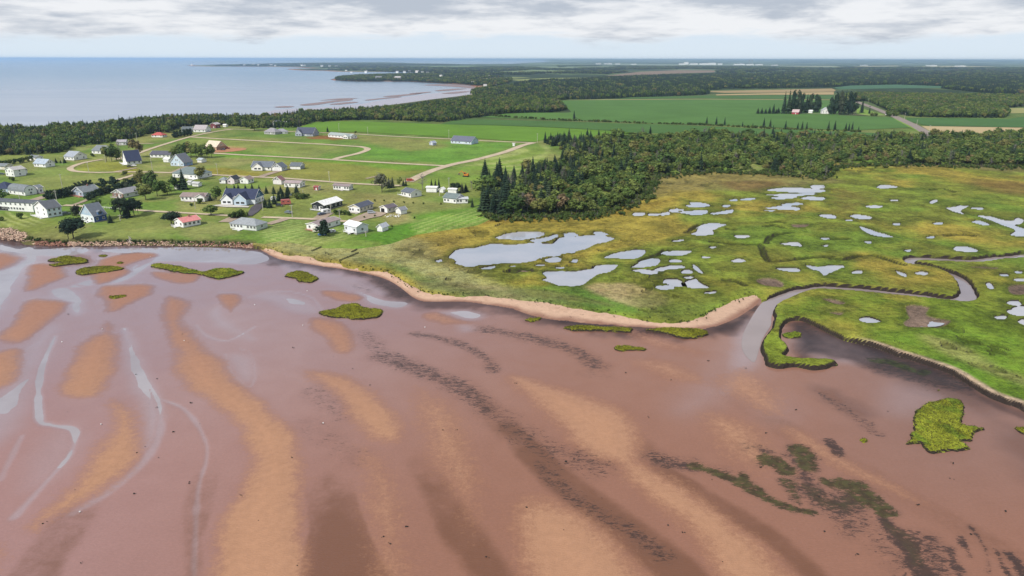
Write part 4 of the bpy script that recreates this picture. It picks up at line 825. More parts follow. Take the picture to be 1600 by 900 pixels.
def gn_group():
    g = bpy.data.node_groups.new("stand_of_trees", 'GeometryNodeTree')
    g.interface.new_socket('Geometry', in_out='INPUT', socket_type='NodeSocketGeometry'); g.interface.new_socket('Geometry', in_out='OUTPUT', socket_type='NodeSocketGeometry')
    N = g.nodes.new; gi, go = N('NodeGroupInput'), N('NodeGroupOutput'); ip = N('GeometryNodeInstanceOnPoints'); ci = N('GeometryNodeCollectionInfo')
    ci.inputs['Collection'].default_value = PROTO; ci.inputs['Separate Children'].default_value = True; ci.inputs['Reset Children'].default_value = True
    def na(n, t):
        x = N('GeometryNodeInputNamedAttribute'); x.data_type = t; x.inputs[0].default_value = n; return [o for o in x.outputs if o.enabled and o.name == 'Attribute'][0]
    lk = g.links.new; lk(gi.outputs[0], ip.inputs['Points']); lk(ci.outputs[0], ip.inputs['Instance']); ip.inputs['Pick Instance'].default_value = True
    lk(na('idx', 'INT'), ip.inputs['Instance Index']); lk(na('scl', 'FLOAT_VECTOR'), ip.inputs['Scale'])
    er = N('FunctionNodeEulerToRotation'); cx = N('ShaderNodeCombineXYZ'); lk(na('rot', 'FLOAT'), cx.inputs[2]); lk(cx.outputs[0], er.inputs[0]); lk(er.outputs[0], ip.inputs['Rotation'])
    lk(ip.outputs[0], go.inputs[0]); return g
GN = gn_group()
def stand(name, P, kinds, hs, ws=None, z=2.3):
    n = len(P); V = np.zeros((n, 3), np.float32); V[:, :2] = P; V[:, 2] = z
    me = bpy.data.meshes.new(name); me.vertices.add(n); me.vertices.foreach_set('co', V.ravel())
    ws = np.ones(n) if ws is None else ws
    a = me.attributes.new('idx', 'INT', 'POINT'); a.data.foreach_set('value', np.array([IDX[k] for k in kinds], np.int32))
    a = me.attributes.new('rot', 'FLOAT', 'POINT'); a.data.foreach_set('value', np.random.RandomState(3).uniform(0, 6.28, n).astype(np.float32))
    a = me.attributes.new('scl', 'FLOAT_VECTOR', 'POINT'); a.data.foreach_set('vector', np.stack([hs * ws, hs * ws, hs], 1).astype(np.float32).ravel())
    o = link(name, me); mod = o.modifiers.new("trees", 'NODES'); mod.node_group = GN
    tag(o, kind='stuff'); return o
CON = ['C0', 'C1', 'C2', 'C3']; BRD = ['D0', 'D1', 'D2', 'D3']
# coast belt: spruce with some broadleaf
P, r = scatter(FW['coast'], 5.2); kd = [r.choice(CON) if u < .62 else (r.choice(BRD) if u < .97 else 'B0') for u in r.uniform(0, 1, len(P))]
hs = r.uniform(6, 11.5, len(P)) * (0.75 + .5 * vnoise(P[:, 0] / 60, P[:, 1] / 60, 5)); stand("coastal_wood", P, kd, hs, r.uniform(1.0, 1.5, len(P)))
P, r = scatter(FW['right'], 5.8); u = r.uniform(0, 1, len(P)); nn = vnoise(P[:, 0] / 70, P[:, 1] / 70, 8)
kd = [r.choice(CON) if a < .12 + .25 * b else (r.choice(BRD) if a < .96 else 'B1') for a, b in zip(u, nn)]; stand("roadside_wood", P, kd, r.uniform(8, 13, len(P)), r.uniform(1.0, 1.35, len(P)))
P, r = scatter(FW['mid'], 6.5); kd = [r.choice(['F0', 'F1', 'F0', 'C1']) if a < .86 else (r.choice(BRD) if a < .97 else 'B0') for a in r.uniform(0, 1, len(P))]; stand("spruce_wood", P, kd, r.uniform(8, 14, len(P)), r.uniform(1.0, 1.5, len(P)))
P, r = scatter(FW['far'], 10.5); kd = [r.choice(['F0', 'F1', 'F0', 'C1']) if a < .93 else r.choice(BRD) for a in r.uniform(0, 1, len(P))]; stand("distant_forest", P, kd, r.uniform(9, 15, len(P)), r.uniform(1.6, 2.4, len(P)))
P, r = scatter(FW['point'], 9); nn = vnoise(P[:, 0] / 110, P[:, 1] / 90, 18); P = P[(nn > .38) | (P[:, 0] < at1(640, 120)[0])]; kd = [r.choice(['F0', 'F1', 'F0', 'C1']) if a < .75 else r.choice(BRD) for a in r.uniform(0, 1, len(P))]; stand("headland_wood", P, kd, r.uniform(8, 14, len(P)), r.uniform(1.2, 1.8, len(P)))
P, r = scatter(FW['back'], 8); kd = [r.choice(BRD + CON) for a in P]; stand("bay_head_wood", P, kd, r.uniform(6, 11, len(P)), r.uniform(1.2, 1.8, len(P)))

# scattered woods between the far fields
allP = []
for s, sp in (("500,106 560,104 640,104 720,106 800,104 860,108 960,108 1000,110 940,117 900,119.5 820,120 740,117 640,113 560,110.8 526,110.5", 26), ("870,103 1000,103.6 1150,104.5 1300,105.6 1500,105.6 1700,107 2000,108 2000,118.6 1600,118 1400,116.8 1200,116 1120,114 1120,109 1060,108.4 960,109 900,107.4", 24), ("330,103.4 400,100.6 470,99 520,98.8 640,100 720,101.4 640,103 540,104 460,103.6", 40)):
    P, r = scatter(world_poly(smooth_closed(parse(s), 2), 2.4), sp); nn = fbm(P[:, 0], P[:, 1], 420, 3, 71); allP.append(P[nn > (.47 if sp != 24 else .46)])
P = np.vstack(allP); r = np.random.RandomState(5); kd = [r.choice(['F0', 'F1', 'F0', 'C1']) if a < .85 else r.choice(BRD) for a in r.uniform(0, 1, len(P))]; stand("far_woodland", P, kd, r.uniform(9, 15, len(P)), r.uniform(2.5, 4.2, len(P)))

# grove beside the marsh: nearest trees one by one, the rest as a stand
P, r = scatter(FW['grove'], 5.4); u = r.uniform(0, 1, len(P))
Xd, Yd = at(np.array([850.0]), np.array([300.0]), 2.4)
nn = fbm(P[:, 0], P[:, 1], 55, 3, 77); lefty = ss(Xd[0] + 40, Xd[0] - 30, P[:, 0] - (P[:, 1] - Yd[0]) * .25)
kd = []
for a, b, l, q in zip(u, nn, lefty, P):
    pc = .06 + .66 * l + .16 * (b > .6)
    kd.append(r.choice(['C0', 'C1', 'C3', 'C1']) if a < pc else (r.choice(BRD) if a < .925 else r.choice(['B0', 'B1'])))
hs = np.array([rnd(7.5, 12.5) if k[0] == 'C' else rnd(5.0, 9.5) for k in kd]) * (.8 + .4 * nn)
ws = r.uniform(1.1, 1.55, len(P)); hs = hs * np.clip(r.normal(1, .26, len(P)), .5, 1.6) * (.75 + .5 * fbm(P[:, 0], P[:, 1], 28, 2, 83))
keepm = fbm(P[:, 0], P[:, 1], 16, 2, 79) > .30
P, hs, ws, nn = P[keepm], hs[keepm], ws[keepm], nn[keepm]; kd = [k for k, q in zip(kd, keepm) if q]
order = np.argsort(np.hypot(P[:, 0], P[:, 1])); near = order[:170]; rest = order[170:]
LBL = {'C': ('dark spruce in the wood edge beside the golden marsh', 'spruces at the marsh-side wood edge'), 'D': ('bushy broadleaf tree in the wood edge beside the golden marsh', 'broadleaf trees at the marsh-side wood edge'), 'B': ('grey leafless tree in the wood edge beside the golden marsh', 'bare trees at the marsh-side wood edge')}
for i in near:
    l, g = LBL[kd[i][0]]; tree(kd[i], P[i][0], P[i][1], float(hs[i]), float(ws[i]), l, g, z=1.9)
stand("mixed_wood", P[rest], [kd[i] for i in rest], hs[rest], ws[rest])
# low brush along its foot
EDGE = smooth_open(world_poly(parse("757,334 800,340 880,337 940,334 985,315 1006,303 1014,285 1030,276 1100,269 1200,271 1285,277 1300,262 1400,258 1500,259 1600,261 1800,250"), 1.8), 12)
bp = []; 
for q in EDGE:
    for k in range(11): bp.append((q[0] + rnd(-6, 6), q[1] + random.gauss(-1, 6)))
bp = np.array(bp); r = np.random.RandomState(9); stand("wood_edge_brush", bp, [r.choice(['S0', 'S1', 'S0', 'B1']) for _ in bp], r.uniform(.6, 3.2, len(bp)), r.uniform(.8, 1.3, len(bp)), z=1.5)

# ================================================================== VILLAGE TREES AND SHRUBS
G_HEDGE = "conifers of the dark clipped hedge"
for i, (x, y) in enumerate([(76, 312), (81, 311.5), (86, 311), (91, 310.5), (96, 309.5), (101, 308.5), (106, 307), (111, 305.5), (116, 304)]):
    treepx('H0', x, y, 15, 12, "dark conifer in the solid hedge behind the two-storey white house", G_HEDGE)
for i, (x, y) in enumerate([(118, 294), (124, 292.5), (130, 291), (136, 290), (142, 289.5)]): treepx('H0', x, y, 9, 9, "small dark conifer in the hedge behind the grey-roofed house with the red deck", "small hedge conifers")
treepx('H0', 160, 293, 15, 18, "larger of two round dark conifers above the long diagonal hedge", None); treepx('H0', 177, 290, 15, 17, "round dark conifer at the upper end of the diagonal hedge row")
for x, y in [(140, 313), (146, 310), (152, 307), (158, 305), (165, 303), (172, 301), (179, 299), (187, 297), (195, 295), (203, 292), (211, 289)]: treepx('H0', x, y, 12, 13, "dark bush in the long diagonal hedge between two grey roofs", "bushes of the long diagonal hedge")
for x, y in [(118, 338), (124, 335), (130, 332), (136, 329), (142, 326), (148, 323), (154, 320)]: treepx('S0' if x % 4 else 'S1', x, y, 9, 11, "green bush in the hedge behind the blue gabled house", "bushes behind the blue gabled house")
treepx('D1', 3, 314, 18, 26, "dense dark tree beside the white barn with the arched end")
treepx('S0', 33, 342, 11, 13, "round dark bush on the lawn below the long white house"); treepx('S1', 3, 345, 7, 10, "low bush at the lawn's end below the long white house")
treepx('P1', 115, 372, 29, 44, "broad wind-bent dark pine above the rock wall"); treepx('P0', 107, 373, 20, 22, "smaller dark pine leaning against the broad pine above the rocks")
treepx('P0', 121, 343, 22, 16, "thin bent tree beside the blue gabled house")
treepx('C1', 173, 348.5, 14, 12, "single small conifer right of the blue gabled house")
for a in [('P0', 190, 342, 32, 26, "tall dark pine at the head of the shore-side pine clump"), ('C3', 199, 340, 34, 20, "tallest dark spruce of the shore-side pine clump"), ('P1', 210, 338, 26, 26, "broad dark pine on the right of the shore-side clump"), ('P0', 216, 334, 20, 18, "small pine at the right end of the shore-side clump"), ('C0', 187, 324, 18, 12, "slim conifer behind the shore-side pine clump")]: treepx(*a)
for x, y in [(3, 259), (10, 258.5), (17, 257.5), (24, 256.5), (31, 255.5), (38, 254), (45, 252.5), (51, 251)]: treepx('S0', x, y, 9, 10, "green bush in the rounded hedge left of the pale-blue roof", "bushes of the rounded hedge")
treepx('C1', 88, 255, 8, 7, "left of three little conifers near the gravel loop"); treepx('C1', 95, 255, 5, 5, "smallest of three little conifers near the gravel loop"); treepx('C1', 101.5, 255, 9, 8, "right of three little conifers near the gravel loop")
for x, y in [(118, 249), (124, 248.5), (131, 247.5), (144, 245)]: treepx('S0', x, y, 6, 8, "small green shrub beside the white gable near the gravel loop", "shrubs by the white gable near the gravel loop")
treepx('S1', 19.5, 283, 8, 9, "single round shrub in front of the maroon-roofed house")
for k, x, y, h, wp in [('D2', 167, 253, 26, 16), ('D0', 175, 253, 28, 18), ('D3', 183, 252, 25, 18), ('B1', 189, 252, 30, 14)]: treepx(k, x, y, h, wp, "dark tree in the clump left of the navy-roofed white house", "trees of the clump left of the navy roof")
treepx('D2', 215, 246, 30, 22, "brownish-green tree standing behind the navy-roofed house")
for k, x, y, h, wp in [('D0', 272, 246, 14, 16), ('D1', 281, 246, 21, 20), ('D3', 290, 246.5, 25, 20), ('D0', 299, 246.5, 25, 20), ('D1', 307, 247, 23, 20), ('D3', 316, 247, 22, 20), ('D0', 324, 247, 22, 18)]: treepx(k, x, y, h, wp, "dense dark tree in the row behind the light blue house", "tree row behind the light blue house")
treepx('D1', 331, 246.5, 21, 16, "reddish-brown tree at the end of the row beside the unfinished house")
for k, x, y, h, wp in [('D3', 222, 291, 28, 22), ('D0', 236, 297, 30, 24)]: treepx(k, x, y, h, wp, "leafy green tree below the gravel lane in the middle of the village", "green trees below the gravel lane")
for k, x, y, h, wp in [('H0', 190, 300, 14, 14), ('H0', 200, 297, 13, 14), ('H0', 208, 299, 14, 15), ('D1', 214, 303, 15, 16), ('D0', 228, 313, 25, 26), ('D1', 246, 307, 27, 26), ('D3', 262, 305, 22, 22), ('D0', 273, 297, 22, 18), ('D1', 255, 300, 18, 18)]: treepx(k, x, y, h, wp, "dark tree in the thick belt below the hip-roofed white house", "trees of the thick belt in mid village")
treepx('C3', 287, 296, 31, 22, "tall dark tree in front of the hip-roofed white house"); treepx('D1', 313, 281, 21, 20, "round dark reddish tree right of the hip-roofed house")
treepx('S0', 196, 274, 7, 12, "small tree beside the lane left of the village green belt"); treepx('S0', 197, 285, 7, 11, "little leafy shrub below the bend of the lane")
treepx('P1', 268, 351, 19, 36, "big dark spreading bush left of the pink-roofed cottage"); treepx('D1', 330, 337, 17, 24, "round dark tree by the lane above the pink-roofed cottage")
treepx('S0', 313, 319, 9, 14, "dark shrub at the corner of the brown-roofed bungalow"); treepx('S0', 300, 322, 5, 8, "low shrub in front of the brown-roofed bungalow")
treepx('D3', 339, 314, 25, 18, "dark round tree at the left end of the big navy-roofed house"); treepx('C1', 329, 314, 11, 9, "small conifer left of the big navy-roofed house")
for i, (x, y, h) in enumerate([(355, 300, 10), (367, 300, 12), (373, 299.5, 12), (384, 299, 11), (394.5, 299.5, 13), (405.5, 301, 12), (416.5, 302.5, 12), (428, 303, 13), (439, 303, 13), (450.5, 305, 16), (464, 306, 19)]):
    treepx('C1', x, y, h, h * .78, "evenly spaced dark spruce in the row behind the big navy-roofed house", "spruce row behind the big navy-roofed house")
for k, x, y, h, wp in [('S1', 364, 342, 12, 14), ('S1', 373, 341, 14, 16), ('S1', 381, 340, 13, 14)]: treepx(k, x, y, h, wp, "dark bush above the grey hip roof beside the asphalt drive", "bushes above the grey hip roof")
for x, y, h in [(415, 324, 14), (422, 325, 16), (429, 319, 16), (436, 314, 17), (442, 311, 16), (449, 310, 18)]: treepx('C3', x, y, h, 12, "dark conifer in the clump beside the red camper", "conifers beside the red camper")
for x, y, h, wp in [(463, 311, 12, 14), (472, 311, 11, 14), (480, 309, 7, 10)]: treepx('S1', x, y, h, wp, "low black-green bush at the end of the spruce row", "bushes at the end of the spruce row")
treepx('H0', 507, 369, 27, 23, "dense rounded conifer hiding the corner of the brown-roofed cottage")
for x, y in [(526, 335), (532, 336), (538, 336), (544, 337)]: treepx('S0', x, y, 8, 11, "green shrub beside the white-roofed black house's yard", "shrubs beside the black house")
treepx('W0', 597, 301, 29, 30, "pale willow with a drooping crown by the gravel lane")
for x, y, h in [(608, 294, 17), (613.5, 293.5, 18)]: treepx('C1', x, y, h, 10, "dark conifer right of the pale willow", "two conifers right of the willow")
treepx('D2', 625, 291, 15, 10, "small upright tree between willow and gravel road"); treepx('C0', 630.5, 291, 10, 8, "short conifer at the gravel road's end"); treepx('C2', 634.5, 291, 13, 5, "thin pole-like conifer at the gravel road's end")
treepx('B1', 660, 296.5, 23, 26, "leafless grey tree left of the three dark spruces")
for x, y, h in [(674.5, 295, 15), (680.5, 295, 15), (686, 295.5, 17)]: treepx('C1', x, y, h, 8, "dark spruce of the tight trio behind the white shed", "spruce trio behind the white shed")
for x, y, h in [(708, 301, 15), (715, 301.5, 16), (722, 301.5, 16), (728, 300, 13)]: treepx('P0' if x < 720 else 'C1', x, y, h, 12, "dark pine in the clump behind the low white house", "pines behind the low white house")
treepx('B0', 737, 297, 14, 12, "grey bare tree right of the pines behind the low white house"); treepx('C1', 738, 324, 14, 8.5, "lone dark conifer right of the low white house")
for x, y in [(600, 315), (615, 316.5), (631, 317.5), (646, 318.5), (662, 319.5), (689, 320)]: treepx('S0', x, y, 3.6, 4.2, "tiny clipped shrub in the spaced row on the lawn", "spaced row of tiny shrubs")
for x, y in [(586, 315), (569, 341), (586, 339), (606, 333), (648, 342), (612, 355)]: treepx('S0', x, y, 4, 4.5, "little dark shrub on the lawn near the tan-sided bungalow", "little lawn shrubs by the tan bungalow")
treepx('C1', 758, 277, 28, 22, "tall dark spruce standing alone where the mown field meets the wood"); treepx('D1', 822, 270, 21, 23, "round green tree alone on the mown field's edge")
treepx('C1', 512, 206.5, 9, 6, "small conifer left of the long pale-roofed bungalow"); treepx('D3', 398, 204, 16, 22, "green tree standing forward of the coastal wood"); treepx('S0', 556, 208.5, 4, 5, "tiny shrub at the end of the long pale-roofed bungalow")
for x, y in [(273, 215.5), (278, 215), (283, 214), (288, 213), (293, 212), (298, 211.5)]: treepx('H0', x, y, 11, 9, "clipped dark hedge bush beside the upper lane", "clipped hedge by the upper lane")
# grove giants at the left end
for k, x, y, h, wp, l in [('C1', 757, 330, 36, 30, "tall dark spruce at the wood's left corner above the mown lawn"), ('C3', 772, 331, 40, 30, "tallest black-green spruce of the wood's left corner"), ('B1', 812, 334, 28, 16, "silvery dead spruce standing at the wood's front edge"), ('B1', 824, 333, 24, 14, "second grey dead tree at the wood's front edge"), ('C3', 787, 336, 34, 28, "grey-green drooping spruce at the front of the wood's left corner"), ('D1', 843, 335, 26, 26, "rounded bright green tree at the front of the wood's left part"), ('D3', 858, 334, 28, 22, "olive tree with a reddish top at the front of the wood"), ('B0', 871, 333, 26, 10, "thin leafless grey tree in front of the dark wood"), ('B0', 905, 331, 22, 8, "bare white trunk at the wood's tip above the marsh"), ('B1', 1290, 274, 14, 14, "bleached dead tree at the corner of the wood by the flooded pools"), ('B1', 1483, 257, 22, 14, "large grey dead tree in the right half of the wood edge")]: treepx(k, x, y, h, wp, l)
# spruces and brush of the field hedgerow
for x, y, h in [(897, 186.5, 13), (1104, 194.5, 12), (1119, 195.5, 13), (1132, 196, 12), (1193, 199.5, 15), (1203, 200, 14), (1227, 202, 13), (1246, 202.5, 11), (1253, 202.5, 13), (1260, 202, 11), (1294, 203.5, 14), (1304, 203, 14), (1321, 204.5, 12), (1326, 204.5, 12), (1331, 204.5, 14), (1341, 206, 9), (1160, 198, 8), (1176, 199, 7)]:
    treepx(random.choice(['C0', 'C2', 'C3']), x, y, h, h * .5, "spruce standing up from the hedgerow across the green fields", "spruces of the field hedgerow")
HR = smooth_open(parse("762,180.5 800,183.5 880,188 940,190 1000,192.5 1080,194.5 1150,198 1230,202 1345,206"), 14)
hp = [world_poly(np.array([[q[0] + rnd(-3, 3), q[1] + rnd(-.15, .15)]]), 2.9)[0] for q in HR for k in range(3) if random.random() < .72]
r = np.random.RandomState(4); stand("hedgerow_brush", np.array(hp), [r.choice(['S0', 'S1']) for _ in hp], r.uniform(1.2, 4.0, len(hp)), z=2.6)
for x, y, h in [(1224, 178, 29), (1231, 178, 32), (1238, 178, 32), (1245, 178, 32), (1252, 178, 28), (1259, 176, 24), (1266, 176, 26), (1273, 176, 25), (1276, 176, 23), (1297, 179, 24), (1304, 179, 30), (1311, 179, 32), (1318, 179, 32), (1325, 179, 31), (1332, 179, 30)]:
    treepx(random.choice(['H0', 'C3', 'H0']), x, y, h * 1.12, 13, "tall poplar-like tree sheltering the farmstead with the red barn", "tall trees round the farmstead")
for x, y, h in [(1184, 178, 9), (1190, 178, 9), (1196, 178, 8), (1202, 178, 11), (1208, 178, 15), (1213, 178, 8), (1216, 177, 9)]: treepx('C1', x, y, h, 9, "low dark spruce left of the farmstead", "low spruces left of the farmstead")
treepx('C3', 1346, 177, 22, 9, "tall spruce by the highway right of the farmstead"); treepx('C1', 1358, 178, 10, 6, "small spruce beside the farm lane")
for x, y, h, w_ in [(1363, 181.5, 6, 8), (1368, 181.5, 6, 7), (1391, 182, 11, 14), (1400, 182, 10, 10)]: treepx('S1', x, y, h, w_, "dark bush where the farm lane meets the highway", "bushes at the farm lane's mouth")
# larger trees breaking the skyline of the coastal belt
for x, y, h in [(190, 208, 26), (215, 205, 22), (258, 202, 24), (262, 202, 22), (312, 196, 20), (300, 197, 16), (342, 194, 18), (480, 194, 14), (240, 205, 18)]: treepx('C0', x, y, h, h * .45, "spire-topped spruce rising above the coastal wood against the bay", "spires above the coastal wood")

# ================================================================== HOUSES
WHITE = (.79, .79, .77); CREAM = (.66, .60, .48); SAGE = (.52, .58, .52); PALEBLUE = (.42, .52, .62); NAVY = (.02, .06, .22); SLATE = (.11, .12, .135); GREYR = (.19, .21, .225); DARKR = (.05, .055, .07); PINK = (.62, .24, .23); BROWNR = (.27, .21, .2); GREENR = (.16, .20, .20); NAVYR = (.035, .045, .09); BLACK = (.02, .025, .03); WOOD = (.36, .25, .17); TAN = (.55, .49, .40)
def wallm(c): return paint('siding', c, .6, .06, .5, .3)
def roofm(c): return paint('roofing', c, .75, .14, .9, .25)
glass = paint('window_glass', (.03, .035, .045), .08, .05, 1, .6); trimm = paint('white_trim', (.74, .74, .72), .5, .04); stone = paint('concrete_base', (.34, .33, .31), .9); plank = paint('deck_boards', (.50, .46, .42), .8)
redplank = paint('stained_deck_boards', (.40, .19, .13), .8)
Z0 = 2.5
def house(label, Ap, Bp, C=None, depth=8.0, h=2.7, wall=WHITE, roof=GREYR, ridge='AB', pitch=.42, hip=False, nf=None, nr=2, nl=2, door='F', chimney=False, deck=None, garage=None, over=.45, cat='house', name='house', gable=None, bumps=(), fwall=None, rwall=None, group=None, base=.35, winh=1.25, two=False, panel=None, rail=False, dormer=None, skylights=0, arch=False, wide_win=False):
    A_ = np.array(at1(*Ap, Z0)); B_ = np.array(at1(*Bp, Z0)); e1 = B_ - A_; Lx = np.linalg.norm(e1); e1 = e1 / Lx; e2 = np.array([-e1[1], e1[0]])
    if C is not None:
        C_ = np.array(at1(*C, Z0)); depth = max(3.0, float((C_ - B_) @ e2))
    D = depth; cen = (A_ + B_) / 2 + e2 * D / 2
    root = bpy.data.objects.new(name, None); COL.objects.link(root); root.location = (cen[0], cen[1], Z0); root.rotation_euler = (0, 0, math.atan2(e1[1], e1[0])); root.empty_display_size = 1
    tag(root, label, cat, group)
    hx, hy = Lx / 2, D / 2; zb = base; zt = base + h
    f = MB(); f.box((0, 0, (zb - .8) / 2), (Lx - .1, D - .1, zb + .8)); f.build('foundation', stone, root)
    span = hy if ridge == 'AB' else hx
    rh = span * pitch
    wm = wallm(wall); w = MB()
    bs = [(-hx, -hy), (hx, -hy), (hx, hy), (-hx, hy)]
    vs = [(x, y, zb) for x, y in bs] + [(x, y, zt) for x, y in bs]
    fs = [(0, 1, 5, 4), (1, 2, 6, 5), (2, 3, 7, 6), (3, 0, 4, 7), (3, 2, 1, 0)]
    if not hip and not arch:
        if ridge == 'AB': vs += [(-hx, 0, zt + rh), (hx, 0, zt + rh)]; fs += [(5, 6, 9), (7, 4, 8), (4, 5, 9, 8), (6, 7, 8, 9)]
        else: vs += [(0, -hy, zt + rh), (0, hy, zt + rh)]; fs += [(4, 5, 8), (6, 7, 9), (5, 6, 9, 8), (7, 4, 8, 9)]
    elif arch:
        N = 10; o = 8; rr = span
        for sgn in (-1, 1):
            for i in range(N + 1):
                a = math.pi * i / N
                vs.append((sgn * hx, -math.cos(a) * span, zt + math.sin(a) * rh) if ridge == 'AB' else (-math.cos(a) * span, sgn * hy, zt + math.sin(a) * rh))
        fs += [tuple(range(o, o + N + 1)), tuple(range(o + 2 * N + 1, o + N, -1))]
    else: fs += [(4, 5, 6, 7)]
    w.add(vs, fs); wobj = w.build('wall', wm, root)
    # roof
    rf = MB(); ov = over; th = .18
    def slab(p):
        p = [Vector(q) for q in p]; n = (p[1] - p[0]).cross(p[2] - p[0]).normalized(); n = n if n.z > 0 else -n
        k = len(p); rf.add([q + n * .03 for q in p] + [q + n * (th + .03) for q in p], [tuple(range(k))[::-1], tuple(range(k, 2 * k))] + [(i, (i + 1) % k, k + (i + 1) % k, k + i) for i in range(k)])
    zz = zt - ov * pitch
    if hip:
        rl = max(.3, abs(Lx - D) / 2) if Lx > D else .2; rhh = min(hx, hy) * pitch + .001
        if Lx >= D: r0, r1 = (-(hx - hy) - .01, 0, zt + rhh), ((hx - hy) + .01, 0, zt + rhh)
        else: r0, r1 = (0, -(hy - hx) - .01, zt + rhh), (0, (hy - hx) + .01, zt + rhh)
        X, Y = hx + ov, hy + ov; c = [(-X, -Y, zz), (X, -Y, zz), (X, Y, zz), (-X, Y, zz)]
        vs = [(x, y, z - .12) for x, y, z in c] + c + [r0, r1]
        if Lx >= D: q = [(4, 5, 9, 8), (5, 6, 9), (6, 7, 8, 9), (7, 4, 8)]
        else: q = [(4, 5, 8), (5, 6, 9, 8), (6, 7, 9), (7, 4, 8, 9)]
        rf.add(vs, q + [(3, 2, 1, 0)] + [(i, (i + 1) % 4, 4 + (i + 1) % 4, 4 + i) for i in range(4)])
        ztop = zt + rhh
    elif arch:
        N = 10; ztop = zt + rh
        for i in range(N):
            a0, a1 = math.pi * i / N, math.pi * (i + 1) / N
            y0, z0, y1, z1 = -math.cos(a0) * (span + .1), zt + math.sin(a0) * (rh + .1), -math.cos(a1) * (span + .1), zt + math.sin(a1) * (rh + .1)
            if ridge == 'AB': slab([(-hx - .1, y0, z0), (hx + .1, y0, z0), (hx + .1, y1, z1), (-hx - .1, y1, z1)])
            else: slab([(y0, -hy - .1, z0), (y0, hy + .1, z0), (y1, hy + .1, z1), (y1, -hy - .1, z1)])
    elif ridge == 'AB':
        ztop = zt + rh; X = hx + ov
        slab([(-X, -hy - ov, zz), (X, -hy - ov, zz), (X, .02, ztop), (-X, .02, ztop)]); slab([(-X, hy + ov, zz), (X, hy + ov, zz), (X, -.02, ztop), (-X, -.02, ztop)])
    else:
        ztop = zt + rh; Y = hy + ov
        slab([(-hx - ov, -Y, zz), (-hx - ov, Y, zz), (.02, Y, ztop), (.02, -Y, ztop)]); slab([(hx + ov, -Y, zz), (hx + ov, Y, zz), (-.02, Y, ztop), (-.02, -Y, ztop)])
    robj = rf.build('roof', roofm(roof), root)
    # white barge boards on the gable ends
    if not hip and not arch:
        for sgn in (-1, 1):
            fb = MB()
            for s2 in (-1, 1):
                if ridge == 'AB': a, b = Vector((sgn * (hx + ov), s2 * (hy + ov), zz)), Vector((sgn * (hx + ov), 0, ztop))
                else: a, b = Vector((s2 * (hx + ov), sgn * (hy + ov), zz)), Vector((0, sgn * (hy + ov), ztop))
                o_ = Vector((sgn * .06, 0, 0)) if ridge == 'AB' else Vector((0, sgn * .06, 0)); u = Vector((0, 0, .28))
                vs = [a - o_ * .2 - u * .2, b - o_ * .2 - u * .2, b - o_ * .2 + u, a - o_ * .2 + u, a + o_ - u * .2, b + o_ - u * .2, b + o_ + u, a + o_ + u]
                fb.add(vs, [(0, 1, 2, 3), (7, 6, 5, 4), (0, 4, 5, 1), (1, 5, 6, 2), (2, 6, 7, 3), (3, 7, 4, 0)])
            fb.build('barge_board', trimm, robj)
    if chimney:
        c = MB(); cx, cy = (hx * .25, .5) if ridge == 'AB' else (.5, hy * .2); c.box((cx, cy, ztop + .1), (.7, .7, 1.6)); c.box((cx, cy, ztop + .93), (.85, .85, .12)); c.build('chimney', paint('brick', (.30, .15, .11), .9), robj)
    for i in range(skylights):
        c = MB(); yy = -hy * .5; c.box((-hx * .4 + i * hx * .8, yy, zt + (hy + yy) * pitch + .28), (1.1, 1.3, .12)); c.build('skylight', trimm, robj)
    def P(face, u, z, o=0.0):
        return {'F': (u, -hy - o, z), 'K': (u, hy + o, z), 'R': (hx + o, u, z), 'L': (-hx - o, -u, z)}[face]
    def panelbox(mb, face, u, z, w_, h_, o, t):
        x, y, zz_ = P(face, u, z, o); mb.box((x, y, zz_), (w_, t, h_) if face in 'FK' else (t, w_, h_))
    def window(face, u, z, w_=1.2, h_=None):
        h_ = h_ or winh
        m = MB()
        for du, dz, a, b in ((0, h_ / 2 + .05, w_ + .26, .12), (0, -h_ / 2 - .05, w_ + .26, .12), (-w_ / 2 - .06, 0, .12, h_), (w_ / 2 + .06, 0, .12, h_), (0, 0, .06, h_)): panelbox(m, face, u + du, z + dz, a, b, .05, .1)
        o = m.build('window', trimm, root); g = MB(); panelbox(g, face, u, z, w_, h_, .015, .04); g.build('pane', glass, o)
    def doorf(face, u, w_=1.0, h_=2.1, col=None, nm='door'):
        g = MB(); panelbox(g, face, u, zb + h_ / 2, w_, h_, .03, .07); o = g.build(nm, col or trimm, root)
        if nm == 'door': k = MB(); panelbox(k, face, u + .35, zb + 1.0, .1, .1, .09, .06); k.build('handle', paint('brass', (.3, .25, .12), .4), o)
        else:
            k = MB()
            for j in range(3): panelbox(k, face, u, zb + h_ * (j + .5) / 3, w_ * .94, h_ / 3 * .86, .075, .03)
            k.build('door_panel', col or trimm, o)
    def spread_w(face, ln, n, zc, skip=None, w_=1.2):
        for i in range(n):
            u = -ln / 2 + ln * (i + .5) / n
            if skip is not None and abs(u - skip) < 1.1: continue
            window(face, u, zc, w_)
    zc = zb + min(h, 2.6) * .58
    nf = max(1, int(Lx / 3.2)) if nf is None else nf
    busy = {}
    if garage:
        for face, u, gw, col in garage: doorf(face, u * (Lx if face in 'FK' else D) / 2, gw, 2.25, paint('garage_door_or_opening', col, .5), 'garage_door_or_opening'); busy.setdefault(face, []).append(u)
    du = None
    if door: 
        ln = Lx if door in 'FK' else D; du = ln * .1 if not garage or door not in busy else -ln * .3; doorf(door, du)
    ww = 1.9 if wide_win else 1.2
    if nf: spread_w('F', Lx if 'F' not in busy else Lx * .6, nf, zc, du if door == 'F' else None, ww)
    if nr: spread_w('R', D, nr, zc, du if door == 'R' else None)
